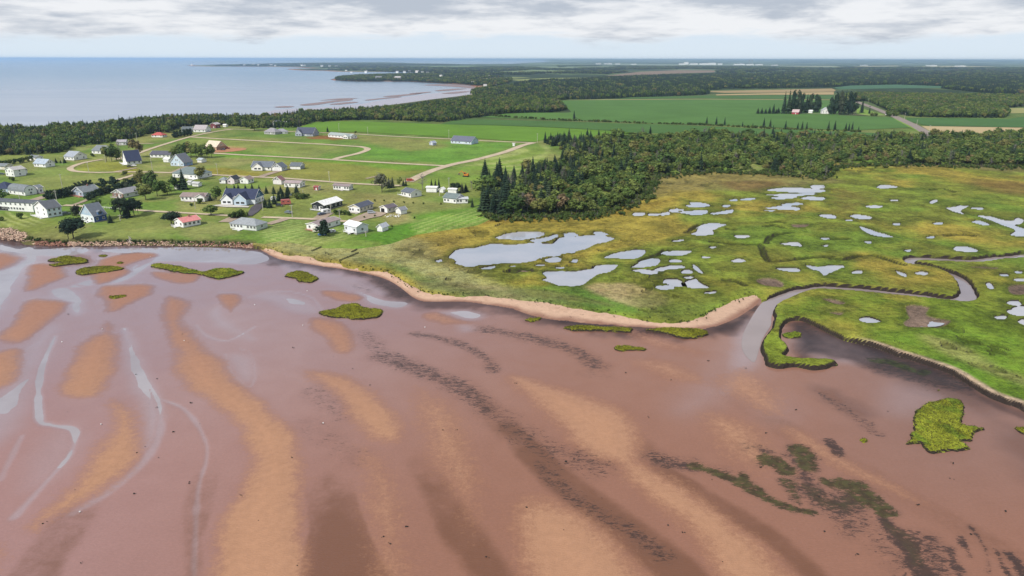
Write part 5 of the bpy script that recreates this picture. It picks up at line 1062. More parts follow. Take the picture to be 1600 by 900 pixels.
    if nl: spread_w('L', D, nl, zc, du if door == 'L' else None)
    spread_w('K', Lx, max(1, nf), zc)
    if two:
        zu = zb + h * .80
        spread_w('F', Lx, max(1, nf), zu, None, 1.0); spread_w('R', D, nr, zu, None, 1.0); spread_w('L', D, nl, zu, None, 1.0)
    elif not hip and rh > 2.4:
        for face in (('R', 'L') if ridge == 'AB' else ('F',)): window(face, -.8, zt + rh * .3, .9, 1.1); window(face, .8, zt + rh * .3, .9, 1.1)
    for face, col in ((('F', fwall),) if fwall else ()) + ((('R', rwall),) if rwall else ()):
        g = MB(); ln = Lx if face in 'FK' else D; panelbox(g, face, 0, zb + h / 2, ln - .02, h - .02, .004, .02); g.build('painted_or_shaded_siding', wallm(col), root)  # separate wall colour; some right walls carry their shade in it
    if gable is not None and not hip:
        g = MB()
        for sgn in (-1, 1):
            k = .98
            tri = [(-span * k, zt + .02), (span * k, zt + .02), (0, zt + rh * k)]
            a = [((sgn * (hx + .012), u, z) if ridge == 'AB' else (u, sgn * (hy + .012), z)) for u, z in tri]; b = [((sgn * (hx + .05), u, z) if ridge == 'AB' else (u, sgn * (hy + .05), z)) for u, z in tri]
            g.add(a + b, [(0, 1, 2), (5, 4, 3), (0, 3, 4, 1), (1, 4, 5, 2), (2, 5, 3, 0)])
        g.build('gable', wallm(gable), root)
    if deck:
        face, u0, u1, dp, mt = deck; ln = Lx if face in 'FK' else D; a, b = u0 * ln / 2, u1 * ln / 2; d = MB()
        nb = 8; 
        for i in range(nb):
            oo = dp * (i + .5) / nb; x, y, z = P(face, (a + b) / 2, zb - .06, oo); d.box((x, y, z), ((b - a), dp / nb * .93, .08) if face in 'FK' else (dp / nb * .93, (b - a), .08))
        do = d.build('deck', mt, root)
        for u in np.linspace(a + .1, b - .1, max(2, int((b - a) / 2.2))):
            m = MB(); x, y, z = P(face, u, (zb - .1 - .5) / 2 + .0, dp - .1); m.box((x, y, (zb - .6) / 2), (.12, .12, zb + .5)); x, y, z = P(face, u, zb + .45, dp - .08); m.box((x, y, zb + .45), (.09, .09, .9)); m.build('post', mt, do)
        m = MB(); panelbox(m, face, (a + b) / 2, zb + .92, b - a, .08, dp - .08, .1); panelbox(m, face, (a + b) / 2, zb + .5, b - a, .05, dp - .08, .06); m.build('rail', mt, do)
        s = MB()
        for i in range(3): x, y, z = P(face, b - .8, zb - .15 - i * .16, dp + .15 + i * .28); s.box((x, y, z), (1.3, .3, .06) if face in 'FK' else (.3, 1.3, .06))
        s.build('step', mt, do)
    for (uc, wd, proj, bh, bw) in bumps:                # front wings with their own gable
        x0 = uc * hx; zt2 = zb + bh; r2 = wd / 2 * (pitch + .12); m = MB(); y0, y1 = -hy - proj, 0.0
        vs = [(x0 - wd / 2, y0, zb), (x0 + wd / 2, y0, zb), (x0 + wd / 2, y1, zb), (x0 - wd / 2, y1, zb), (x0 - wd / 2, y0, zt2), (x0 + wd / 2, y0, zt2), (x0 + wd / 2, y1, zt2), (x0 - wd / 2, y1, zt2), (x0, y0, zt2 + r2), (x0, y1, zt2 + r2)]
        m.add(vs, [(0, 1, 5, 8, 4), (1, 2, 6, 5), (3, 0, 4, 7), (5, 6, 9, 8), (7, 4, 8, 9)]); m.build('wing_wall', wallm(bw), root)
        keep_ = rf.v, rf.f, rf.m, rf.tn; rf.v, rf.f, rf.m, rf.tn = [], [], [], []
        for sgn in (-1, 1): slab([(x0 + sgn * (wd / 2 + .35), y0 - .35, zt2 - .35 * r2 / (wd / 2)), (x0 + sgn * (wd / 2 + .35), y1, zt2 - .35 * r2 / (wd / 2)), (x0, y1, zt2 + r2), (x0, y0 - .35, zt2 + r2)])
        rf.build('wing_roof', roofm(roof), root); rf.v, rf.f, rf.m, rf.tn = keep_
        fb = MB()
        for s2 in (-1, 1):
            a, b = Vector((x0 + s2 * (wd / 2 + .35), y0 - .37, zt2 - .35 * r2 / (wd / 2))), Vector((x0, y0 - .37, zt2 + r2)); u = Vector((0, 0, .3)); o_ = Vector((0, -.08, 0))
            fb.add([a, b, b + u, a + u, a + o_, b + o_, b + u + o_, a + u + o_], [(0, 1, 2, 3), (7, 6, 5, 4), (0, 4, 5, 1), (1, 5, 6, 2), (2, 6, 7, 3), (3, 7, 4, 0)])
        fb.build('barge_board', trimm, root)
        m = MB(); 
        for k in (-1, 1): m.box((x0 + k * wd * .2, y0 - .03, zb + 1.5), (wd * .3, .1, 1.4))
        wo = m.build('window', trimm, root); g = MB()
        for k in (-1, 1): g.box((x0 + k * wd * .2, y0 - .09, zb + 1.5), (wd * .3 - .2, .04, 1.2))
        g.build('pane', glass, wo)
    if dormer:
        face, u, dw, col = dormer; m = MB(); x, y, z = P(face, u * (D if face in 'RL' else Lx) / 2, zt, -1.0)
        m.box((x, y, zt + 1.0), (2.2, dw, 1.6)); do = m.build('dormer', wallm(col), root)
        m = MB(); m.box((x + 1.13, y, zt + 1.05), (.06, dw * .6, 1.0)); m.build('pane', glass, do)
        m = MB(); zq = zt + 1.8
        m.add([(x - 2, y - dw / 2 - .25, zq - .1), (x + 1.4, y - dw / 2 - .25, zq - .1), (x + 1.4, y, zq + .9), (x - 2, y, zq + .9), (x + 1.4, y + dw / 2 + .25, zq - .1), (x - 2, y + dw / 2 + .25, zq - .1)], [(0, 1, 2, 3), (3, 2, 4, 5), (1, 4, 2), (0, 3, 5)]); m.build('dormer_roof', roofm(roof), do)
    return root

house("long two-storey white house with a low dark roof at the left edge", (-14, 328), (53, 332), depth=8, h=5.2, roof=SLATE, pitch=.10, nf=9, two=True, door='F', garage=(('F', -.55, 4.5, (.03, .025, .03)), ('F', -.32, 4.5, (.03, .025, .03))), nr=1)
house("tall white house with a dark roof and front stairs, joined to the long white house", (56, 335.5), (75.5, 340.8), (97, 336.6), h=5.0, roof=SLATE, ridge='BC', pitch=.42, two=True, nf=2, nr=3, deck=('F', -.9, .9, 3.2, paint('white_boards', (.66, .66, .64), .7)), rwall=(.62, .70, .74))
house("white barn with an arched grey roof end", (14, 303), (40, 306.3), (54, 302.6), h=2.2, roof=GREYR, ridge='AB', pitch=.95, arch=True, nf=4, nr=1, name='barn', cat='barn')
house("white wing with a grey roof behind the arched barn", (50, 301.5), (61, 302.5), (65, 300.8), h=3.6, roof=GREYR, ridge='BC', nf=1, nr=1, group=None)
house("navy-roofed house cut by the left picture edge above the arched barn", (-14, 301), (13, 301.5), depth=12, h=3, roof=NAVYR, wall=PALEBLUE, hip=True, pitch=.55)
house("white house with a pale blue-grey roof and two skylights", (53.5, 260.7), (71.5, 262), (76, 259), h=2.8, roof=(.36, .42, .50), pitch=.75, nf=4, nr=1, skylights=2)
house("small grey-roofed white building behind the skylight roof", (45, 250.5), (56, 251.5), depth=7, h=2.6, roof=GREYR, nf=1)
house("white two-storey house beside a maroon-roofed wing", (10, 275.5), (23, 276.8), depth=9, h=5, roof=(.45, .43, .42), ridge='BC', pitch=.4, two=True, nf=3, nr=1)
house("maroon-roofed garage wing beside the white two-storey house", (23.5, 274), (36.5, 273.6), depth=8, h=2.2, roof=(.17, .025, .05), pitch=.75, nf=1, nr=1, name='garage', cat='garage')
house("white cottage with a cream wall at the left edge", (-6, 265), (8, 265.5), depth=8, h=2.6, wall=CREAM, roof=GREYR, nf=1)
house("white house with a grey gabled roof near the gravel loop", (101, 250), (116, 251), (121, 247), h=3, roof=(.32, .35, .40), pitch=.6, nf=3)
house("low white house with a grey roof near the wood", (144, 240.3), (158, 240.8), (165, 237), h=2.8, roof=GREYR, pitch=.5, nf=2)
house("tiny white cabin under the coastal wood", (149, 220.5), (155, 220.6), depth=6, h=2.2, nf=1, nr=0, nl=0, name='cabin', cat='cabin')
house("grey-roofed pale house half hidden by the tree clump", (183, 227.3), (197, 227), depth=9, h=3.2, roof=(.38, .36, .38), wall=(.5, .48, .48), nf=3)
house("grey-roofed house with a red deck below the dark hedge", (114.5, 305.2), (131, 307.8), (151.5, 302.6), h=2.7, wall=(.30, .36, .45), roof=GREYR, ridge='BC', pitch=.52, nf=2, deck=('F', -1, 1, 2.6, redplank), chimney=True, wide_win=True)
house("grey hip-ended bungalow with a brown front behind the pines", (176, 308), (194, 310), (212, 304), h=2.7, wall=(.6, .6, .58), fwall=(.22, .14, .11), roof=(.27, .27, .29), ridge='BC', pitch=.45, nf=2, deck=('F', -.9, .9, 2.2, plank))
house("blue gabled house with a shade-dark blue side wall and a dormer", (127.5, 344.2), (148, 348), (164, 343.4), h=3.4, wall=PALEBLUE, rwall=NAVY, fwall=(.66, .70, .72), roof=(.15, .17, .20), ridge='BC', pitch=.95, nf=3, nr=2, gable=(.36, .47, .58), deck=('F', -.2, .6, 2.0, trimm), dormer=('R', .1, 2.8, (.1, .2, .42)))  # deep blue rwall has the shade of the unlit side painted in
house("white house with a steep navy roof and a white pickup in front", (192.5, 254.5), (199, 257.8), (220, 255), h=2.8, roof=NAVYR, ridge='BC', pitch=1.0, nf=1, nr=3, deck=('F', -1, 1, 3, trimm))
house("long dark-roofed white house behind the lawn", (235, 246.3), (266, 247), depth=10, h=2.7, roof=(.10, .10, .13), pitch=.55, nf=5, fwall=None)
house("white shed in front of the long dark-roofed house", (255.5, 253.6), (263.5, 254), depth=5, h=2.3, nf=0, nr=0, nl=0, roof=WHITE, name='shed', cat='shed')
house("light blue gabled house with a grey roof", (267, 259.2), (287.5, 260.3), (299, 257.4), h=2.9, wall=(.52, .62, .72), rwall=(.20, .32, .50), roof=(.17, .18, .21), ridge='BC', pitch=1.0, nf=4, nr=2)
house("white and grey garden shed right of the light blue house", (308.5, 254), (315, 254.5), (320.5, 253), h=2.2, roof=(.4, .45, .48), nf=1, nr=0, nl=0, name='shed', cat='shed')
house("white house under a broad green-grey hip roof", (270, 277.3), (309, 280.3), depth=15, h=3.4, roof=GREENR, hip=True, pitch=.55, nf=6, deck=('F', .35, .95, 3, trimm))
for a in ((273, 295.6, 280, 296, "white garden shed left below the hip-roofed house"), (300.5, 291.5, 310, 292, "pale garden shed right below the hip-roofed house"), (293.5, 289.6, 298, 289.8, "tiny white shed between trees below the hip-roofed house")): house(a[4], (a[0], a[1]), (a[2], a[3]), depth=4, h=2.0, roof=(.5, .5, .5), nf=0, nr=0, nl=0, name='shed', cat='shed')
house("white sunroom pavilion with a grey cap roof beside the pink gable", (343.5, 287), (352.5, 287.3), depth=5, h=3.0, roof=(.25, .28, .30), hip=True, pitch=.6, nf=3, name='pavilion', cat='pavilion')
house("pinkish white gabled house with a dark roof by the lane", (356, 287.3), (366.5, 287.7), (375, 285), h=3, wall=(.66, .58, .6), roof=DARKR, ridge='BC', pitch=.8, nf=2, deck=('F', -.8, .8, 1.6, plank))
house("white gabled house with a brownish roof beside the pinkish gable", (375.5, 287), (388, 287.6), (396.5, 285), h=2.8, roof=BROWNR, ridge='BC', pitch=.55, nf=2)
house("big white house with navy roofs and blue gables", (349, 318.6), (399, 319.6), depth=13, h=3.4, wall=(.70, .73, .76), roof=NAVYR, pitch=.75, nf=0, nr=3, nl=2, gable=(.05, .13, .24), bumps=((-.62, 7.5, 3.0, 2.9, (.72, .74, .76)), (.28, 8.0, 4.5, 3.6, (.45, .55, .64)), (-.15, 4.5, 1.0, 3.0, (.70, .73, .76))), garage=(('R', -.35, 3.0, (.6, .62, .62)),), door='F')
house("sage-white cottage under a wide grey hip roof near the shore", (360, 357), (401, 361.3), (417.5, 355.5), h=2.9, wall=SAGE, fwall=(.66, .69, .66), roof=(.28, .30, .32), hip=True, pitch=.55, nf=8, nr=1, deck=('F', -.6, .0, 2.6, trimm), wide_win=False)
house("white cottage with a pink roof", (273.3, 352.6), (287, 356.3), (311.5, 350.4), h=2.7, roof=PINK, ridge='BC', pitch=.38, nf=2, nr=4, nl=1, door='F', chimney=True, deck=('F', -1, .1, 2.2, trimm))
house("white bungalow with a brownish roof and a small deck", (283, 314.2), (320, 315), depth=8.5, h=2.7, roof=BROWNR, pitch=.42, nf=6, bumps=((.72, 6, 1.5, 2.7, WHITE),), deck=('F', -.6, .2, 2.4, plank))
house("grey-roofed white house with a gabled porch along the lane", (393, 266.2), (424, 266.8), depth=12, h=2.7, roof=(.14, .16, .19), pitch=.62, nf=4, bumps=((-.25, 8, 2.2, 2.8, WHITE),))
house("double garage with a grey roof and white doors", (425.5, 267.2), (440.5, 267.8), (450, 265.4), h=2.7, roof=(.14, .16, .19), wall=(.5, .54, .58), fwall=WHITE, ridge='BC', pitch=.75, nf=0, nr=1, garage=(('F', 0, 5.2, (.72, .72, .72)),), door=None, name='garage', cat='garage')
house("detached white outbuilding with a dark grey roof right of the double garage", (453.5, 264.6), (469.5, 265), (475.5, 262.6), h=2.5, roof=(.13, .15, .17), rwall=(.3, .33, .36), pitch=.55, nf=1, nr=0, name='outbuilding', cat='outbuilding')
house("white barn-shaped garage beside the long mobile home", (427, 288), (440, 288.8), (445, 287), h=2.9, wall=(.70, .66, .66), roof=(.24, .13, .13), ridge='BC', pitch=.7, nf=1, nr=0, name='garage', cat='garage')
house("long white mobile home with a pinkish-brown roof", (444.5, 292.6), (468.5, 293.6), (477.5, 290.6), h=2.9, roof=(.36, .29, .29), pitch=.3, nf=4, nr=2, name='mobile_home', cat='mobile home')
house("small red shed with one white side on the open lawn", (490.5, 297.5), (497, 297.8), (503.5, 296.4), h=2.0, wall=(.33, .06, .06), rwall=(.6, .55, .5), roof=(.3, .09, .09), pitch=.35, nf=0, nr=0, nl=0, name='shed', cat='shed')
house("white mobile home with a brown roof and a small porch by the lane", (521, 296.4), (545.5, 298), (557, 296.2), h=2.7, roof=(.27, .22, .22), pitch=.32, nf=6, nr=2, deck=('F', -.3, .4, 2, plank), name='mobile_home', cat='mobile home')
house("black house with a bright white metal roof", (488, 327.4), (507.5, 329.6), (530.5, 321), h=3.1, wall=BLACK, roof=(.80, .80, .79), ridge='BC', pitch=.42, nf=2, nr=4, wide_win=True, deck=('F', -1, 1.1, 2, trimm))
house("white cottage with a red-brick front and a long brown roof", (479.5, 358.6), (498.5, 361.4), depth=17, h=2.8, roof=(.30, .24, .24), ridge='BC', pitch=.22, nf=2, nr=3, fwall=None, deck=('F', -.9, .6, 1.8, redplank))
house("tan-sided bungalow with a navy roof and wooden deck", (545.5, 331.3), (562.5, 333), (584.5, 326), h=2.9, wall=CREAM, fwall=WHITE, roof=(.09, .10, .135), ridge='BC', pitch=.42, nf=4, nr=4, deck=('F', -1.1, 1, 2.6, plank))
house("white garage with a dark doorway and a brown roof", (594, 331.3), (605.5, 333.4), (618.5, 329.6), h=2.7, wall=(.66, .63, .55), fwall=WHITE, roof=(.14, .12, .14), ridge='BC', pitch=.42, nf=0, nr=2, garage=(('F', -.25, 3.0, (.02, .02, .022)),), door=None, name='garage', cat='garage')  # near-black panel painted for the unlit inside of the open doorway
house("little white shed with a grey roof right of the garage with the dark doorway", (618.5, 333.6), (626.5, 335.6), (632, 332.8), h=2.3, roof=(.22, .23, .26), ridge='BC', pitch=.55, nf=0, nr=0, nl=0, name='shed', cat='shed')
house("white cabin with a white roof and two front stairs", (538.5, 362), (557.5, 367), (570.5, 361.6), h=3.2, wall=(.64, .66, .70), roof=(.72, .73, .75), pitch=.42, nf=3, nr=1, nl=1, base=.9, deck=('F', -.7, .5, 2.2, trimm))
house("small white shed with a dormer-like roof on the lawn near the marsh", (589.5, 361.8), (597.5, 362.8), (604, 359), h=2.2, roof=(.45, .47, .52), ridge='BC', pitch=.9, nf=1, nr=0, nl=0, name='shed', cat='shed')
house("white cottage with a dark grey roof and a pale patio", (627.5, 306.3), (642, 309.4), (653.8, 305.4), h=2.9, roof=(.12, .14, .17), ridge='AB', pitch=.42, nf=4, nr=1, deck=('L', -.6, .9, 5, trimm))
house("white box-like shed before the spruce trio", (666, 300.6), (682, 301), depth=6, h=3, roof=WHITE, pitch=.12, nf=1, nr=0, nl=0, name='shed', cat='shed')
house("small white hut right of the spruce trio", (686.5, 301.2), (692.5, 301.7), (694.5, 300.6), h=2.2, roof=WHITE, ridge='BC', pitch=.7, nf=0, nr=0, nl=0, name='hut', cat='shed')
house("white flat shed behind the low white house", (700, 303), (713, 303.4), depth=6, h=2.8, roof=WHITE, pitch=.1, nf=0, nr=0, nl=0, name='shed', cat='shed')
house("low white house with a green-grey roof near the wood", (693, 316.4), (713, 318.6), depth=9, h=3, roof=GREENR, pitch=.5, nf=4, nr=1)
house("white flat-roofed annex of the low white house", (713.5, 318.4), (731, 318), depth=7, h=2.6, roof=(.5, .52, .54), pitch=.1, nf=4, nr=1)
house("red-roofed bungalow alone on the upper lawn", (237, 214.6), (254, 214.9), depth=9, h=2.5, roof=(.45, .10, .09), hip=True, pitch=.6, nf=4)
house("white-sided building with a pinkish grey roof beside the clipped hedge", (302.5, 206.6), (321, 206.8), (325, 205), h=3, roof=(.40, .36, .37), pitch=.7, nf=3, nr=1)
house("dark-roofed house hidden behind the clipped hedge", (284, 206), (300, 206), depth=9, h=3, wall=(.3, .33, .36), roof=(.12, .14, .15), pitch=.6, nf=2)
house("red barn with a pale roof under the coastal wood", (329, 200.4), (337.5, 200.6), depth=10, h=4.6, wall=(.18, .05, .06), roof=(.5, .45, .47), ridge='BC', pitch=.5, nf=1, nr=1, name='barn', cat='barn')
house("tiny white shed right of the red barn", (348.5, 198.6), (353, 198.7), depth=5, h=2.4, roof=WHITE, nf=0, nr=0, nl=0, name='shed', cat='shed')
house("grey-roofed house with two hips on the upper lane", (413, 209.6), (430, 210.6), depth=11, h=2.9, wall=(.38, .37, .37), roof=(.28, .27, .29), hip=True, pitch=.75, nf=3, nr=2)
house("grey wing of the double-hipped house", (431, 209.6), (450, 209), depth=10, h=2.6, wall=(.4, .4, .4), roof=(.30, .30, .33), hip=True, pitch=.6, nf=3, garage=(('F', .3, 3, (.7, .7, .7)),))
house("navy-roofed house with a gabled left front on the upper lane", (462, 212.6), (489, 213.2), (498, 211), h=2.8, wall=(.32, .34, .4), roof=(.07, .08, .12), pitch=.8, nf=4, bumps=((-.55, 8, 2.5, 3.2, (.35, .38, .45)),))
house("long white bungalow with a pale green-grey roof", (513, 214.2), (548, 217.4), depth=10, h=2.6, roof=(.33, .38, .37), pitch=.45, nf=7, bumps=((.7, 8, 3, 2.6, WHITE),))
house("pale house among the trees of the coastal wood", (426, 197), (434, 197.3), depth=9, h=4, wall=(.45, .45, .45), roof=(.14, .15, .17), ridge='BC', pitch=.7, nf=1); house("small white house among the trees right of the pale one", (442, 195.6), (448, 195.8), depth=7, h=3, roof=(.5, .5, .5), nf=1)
house("blue bungalow with a slate roof beside the long lane", (704.5, 224), (736.5, 226), (742, 223.4), h=2.8, wall=(.45, .54, .68), fwall=(.58, .64, .74), roof=(.13, .14, .19), pitch=.6, nf=6, nr=1)
house("small blue-grey shed on the meadow left of the blue bungalow", (671, 226.6), (676.5, 227.4), (678.5, 226.4), h=2.2, wall=(.42, .46, .56), roof=(.30, .33, .42), ridge='BC', pitch=.6, nf=0, nr=0, nl=0, name='shed', cat='shed')
house("tiny white cabin near the gravel junction", (801, 228.6), (804, 228.7), depth=2.2, h=2.6, roof=WHITE, pitch=.2, nf=0, nr=0, nl=0, name='cabin', cat='cabin')
house("red barn of the farmstead among tall trees", (1237, 178.6), (1247, 179), (1249, 178), h=3.2, wall=(.36, .04, .06), roof=(.55, .42, .42), pitch=.5, nf=0, nr=0, nl=0, name='barn', cat='barn')
house("small white outbuilding of the farmstead", (1263, 176.8), (1269, 177), depth=7, h=3.4, nf=1, nr=0, nl=0, roof=WHITE, name='outbuilding', cat='outbuilding')
house("white farmhouse at the right of the farmstead", (1284, 178), (1297, 178.2), depth=11, h=5.2, roof=(.45, .47, .5), ridge='BC', pitch=.7, two=True, nf=3)
# unfinished house: sheathed frame with open trusses
site = house("unfinished plywood house with a bare roof on orange soil", (321, 233.6), (338.5, 235), (346.5, 232.2), h=3, wall=(.55, .40, .27), rwall=(.30, .19, .12), roof=(.62, .54, .42), pitch=.8, nf=1, nr=0, nl=0, cat='construction site', name='unfinished_house')  # rwall paints the shaded right side as darker plywood

# far shore settlements: small but single
FAR = [(592, 125.4, 9, 'b'), (622, 125.6, 9, 'c'), (549, 113.8, 3, ''), (572, 113.4, 4, ''), (541, 111, 3, ''), (621, 113.6, 4, ''), (632, 113.6, 4, ''), (640, 113, 4, ''), (652, 113.6, 5, ''), (660, 114, 4, ''), (668, 115, 4, ''), (676, 117, 4, ''), (689, 120, 5, ''), (694, 118, 4, ''), (737, 128, 4, ''), (743, 129, 4, ''), (738, 131, 5, ''), (758, 135, 5, ''), (774, 134.5, 4, ''), (746, 119, 4, ''), (765, 121, 5, ''), (753, 109, 3, ''), (712, 122, 4, ''), (382, 102.8, 3, ''), (396, 102.4, 4, ''), (404, 102.6, 3, ''), (424, 103.4, 4, ''), (430, 103.6, 3, ''), (472, 103.2, 4, ''), (476, 103.4, 3, ''), (300, 102, 3, 't'), (503, 104.4, 4, ''), (515, 104.6, 4, ''), (526, 105.4, 4, ''), (738, 147.3, 4, ''), (745, 147.6, 3, ''), (751, 146.2, 3, '')]
wm_ = wallm(WHITE)
for x, y, w_, k in FAR:
    X, Y = at1(x, y, 1.5); s = F / (Y * CP + H * SP); W_ = w_ / s; Hh = min(W_ * .45, 16); mb = MB(); mb.box((0, 0, Hh / 2 - 1), (W_, W_ * .7, Hh + 2)); o = bpy.data.objects.new('far_house', None); COL.objects.link(o); o.location = (X, Y, 2); o.rotation_euler = (0, 0, rnd(-.4, .4))
    mb.build('wall', wm_, o); rb = MB(); a, b, z = W_ * .55, W_ * .40, Hh; rb.add([(-a, -b, z), (a, -b, z), (a, b, z), (-a, b, z), (-a, 0, z + W_ * .22), (a, 0, z + W_ * .22)], [(0, 1, 5, 4), (2, 3, 4, 5), (0, 4, 3), (1, 2, 5), (3, 2, 1, 0)]); rb.build('roof', roofm(random.choice([(.3, .3, .32), (.2, .2, .22), (.45, .42, .42)])), o)
    tag(o, "tiny pale house on the far shore of the bay" if y < 118 else "small white house by the trees at the head of the bay", 'house', "houses on the far shore" if y < 118 else "houses at the head of the bay")
for i, (x, y, w_, hp_) in enumerate([(1065, 101.2, 8, 2), (1072, 101, 6, 3.8), (1084, 101.2, 12, 2.2), (1100, 101.4, 14, 2.4), (1112, 101.4, 12, 3), (1125, 101.2, 6, 2), (1155, 101.8, 16, 2), (1172, 102, 10, 1.8), (1186, 102, 10, 1.6), (935, 100.4, 8, 1.4), (950, 100.4, 12, 1.4), (965, 100.6, 8, 1.2), (1455, 103.4, 14, 1.6), (1500, 104, 14, 1.4), (1350, 102.6, 10, 1), (990, 101, 8, 1.2), (1210, 102.6, 9, 1.2)]):
    X, Y = at1(x, y, 2); s = F / (Y * CP + H * SP); mb = MB(); W_ = w_ / s; Hh = hp_ / s; o = bpy.data.objects.new('factory_hall', None); COL.objects.link(o); o.location = (X, Y, 0)
    mb.box((0, 0, Hh / 2), (W_, 60, Hh)); mb.build('wall', wm_, o); mb = MB(); mb.box((0, 0, Hh + 1), (W_ * 1.02, 62, 2)); mb.box((W_ * .2, 0, Hh + 4), (W_ * .3, 40, 5)); mb.build('roof', roofm((.5, .5, .5)), o); tag(o, "long white hall among the distant plant buildings near the horizon", 'building', 'distant white halls near the horizon')
for x in (1170, 1174.6):
    X, Y = at1(x, 101.6, 2); s = F / (Y * CP + H * SP); o = bpy.data.objects.new('chimney_stack', None); COL.objects.link(o); o.location = (X, Y, 0); mb = MB(); mb.tube((0, 0, 0), (0, 0, min(96, 8.4 / s)), .55 / s, .35 / s, 8); mb.build('shaft', paint('stack', (.3, .3, .31), .8), o); mb = MB(); mb.tube((0, 0, min(84, 7.3 / s)), (0, 0, min(90, 7.9 / s)), .55 / s, .55 / s, 8); mb.build('band', paint('stack_band', (.5, .1, .08), .8), o); tag(o, "slim smokestack of the distant plant", 'chimney', 'twin smokestacks of the distant plant')

# ================================================================== VEHICLES, POLES, SMALL THINGS
tyre_m = paint('tyre_rubber', (.02, .02, .02), .9); rim_m = paint('rim', (.4, .4, .42), .35, .05, 2, .5); lamp_m = paint('lamp_glass', (.7, .7, .66), .2); red_m = paint('tail_lamp', (.4, .02, .02), .3)
def car(label, px, py, rz, col, kind='car', sc=1.0, cat='car'):
    X, Y = at1(px, py, Z0); o = bpy.data.objects.new('parked_' + kind, None); COL.objects.link(o); o.location = (X, Y, 2.86); o.rotation_euler = (0, 0, rz); o.scale = (sc,) * 3
    tag(o, label, cat)
    prof = {'car': [(-2.2, .35), (2.2, .35), (2.25, .75), (1.3, .95), (.6, 1.42), (-1.2, 1.45), (-1.9, 1.0), (-2.25, .9)], 'van': [(-2.4, .4), (2.4, .4), (2.45, .9), (1.6, 1.1), (1.0, 1.8), (-2.3, 1.85), (-2.4, 1.0)], 'pickup': [(-2.7, .45), (2.6, .45), (2.65, .95), (1.6, 1.1), (1.0, 1.75), (-.4, 1.75), (-.5, 1.1), (-2.7, 1.1)]}[kind]
    m = MB(); n = len(prof)
    for_y = [(-.86, 1), (.86, 1)]
    vs = [(x, -.88 + (.14 if z > 1.2 else 0), z) for x, z in prof] + [(x, .88 - (.14 if z > 1.2 else 0), z) for x, z in prof]
    m.add(vs, [tuple(range(n)), tuple(range(2 * n - 1, n - 1, -1))] + [(i, n + i, n + (i + 1) % n, (i + 1) % n) for i in range(n)]); m.build('body', paint('car_paint', col, .25, .04, 1, .5), o)
    x0, x1, zt = {'car': (-1.3, .75, 1.18), 'van': (-2.0, 1.1, 1.45), 'pickup': (-.35, 1.1, 1.4)}[kind]
    for s in (-1, 1):
        g = MB(); g.box(((x0 + x1) / 2, s * .80, zt), (x1 - x0, .06, .36)); g.build('side_window', glass, o)
        for wx in (-1.4, 1.4):
            w = MB(); w.tube((wx, s * .72, .33), (wx, s * .92, .33), .33, .33, 12); wo = w.build('wheel', tyre_m, o); w = MB(); w.tube((wx, s * .9, .33), (wx, s * .935, .33), .2, .2, 10); w.build('rim', rim_m, wo)
        w = MB(); w.box((2.22, s * .62, .72), (.1, .36, .16)); w.build('headlight', lamp_m, o); w = MB(); w.box((-2.24 if kind == 'car' else (-2.42 if kind == 'van' else -2.7), s * .66, .85), (.08, .26, .18)); w.build('tail_lamp', red_m, o)
    g = MB(); fx = {'car': .98, 'van': 1.33, 'pickup': 1.33}[kind]; g.add([(fx + .33, -.72, .98), (fx + .33, .72, .98), (fx - .32, .62, zt + .22), (fx - .32, -.62, zt + .22)], [(0, 1, 2, 3)]); g.build('windscreen', glass, o)
    return o
car("dark blue-silver car on the brown drive below the black house", 502.5, 336.6, .9, (.10, .13, .2), sc=1.1)
car("grey car parked alone on the lawn beside the lane", 451, 334, -.25, (.16, .19, .22), sc=1.05)
car("silver car on the gravel drive of the tan-sided bungalow", 580.5, 334.4, .15, (.34, .37, .4), 'van', .95)
car("dark car beside the red camper", 437, 323, .1, (.02, .025, .04)); car("green-grey car half hidden by the spruce row", 458, 306.5, .3, (.10, .14, .15))
car("dark grey car at the corner of the tall white house", 103, 336, .7, (.08, .09, .10), sc=1.1); car("white pickup before the navy-roofed white house", 208.5, 260.6, .2, (.7, .7, .7), 'pickup'); car("black car nose to nose with the white pickup", 203, 261.6, .5, (.02, .02, .025))
car("dark car at the left edge below the cream cottage", 3, 273.6, .1, (.05, .08, .08)); car("black car at the skylight-roofed house", 76, 259.4, .1, (.03, .03, .04)); car("dark pickup at the unfinished house", 348, 235.2, .1, (.05, .05, .07), 'pickup', 1.1)
car("orange-red van at the end of the gravel road", 641, 283.6, .35, (.42, .07, .05), 'van', 1.1, 'van'); car("small dark car driving on the highway", 1359, 167, 2.3, (.05, .05, .06)); car("white car where the farm lane meets the highway", 1386, 180.4, .1, (.75, .75, .75), 'van', 1.2)
car("blue car half under the rounded conifer", 503, 369, .4, (.03, .12, .35), sc=.9)
car("dark car parked beside the white-sided building near the clipped hedge", 305, 210.2, .3, (.06, .06, .07)) if False else None
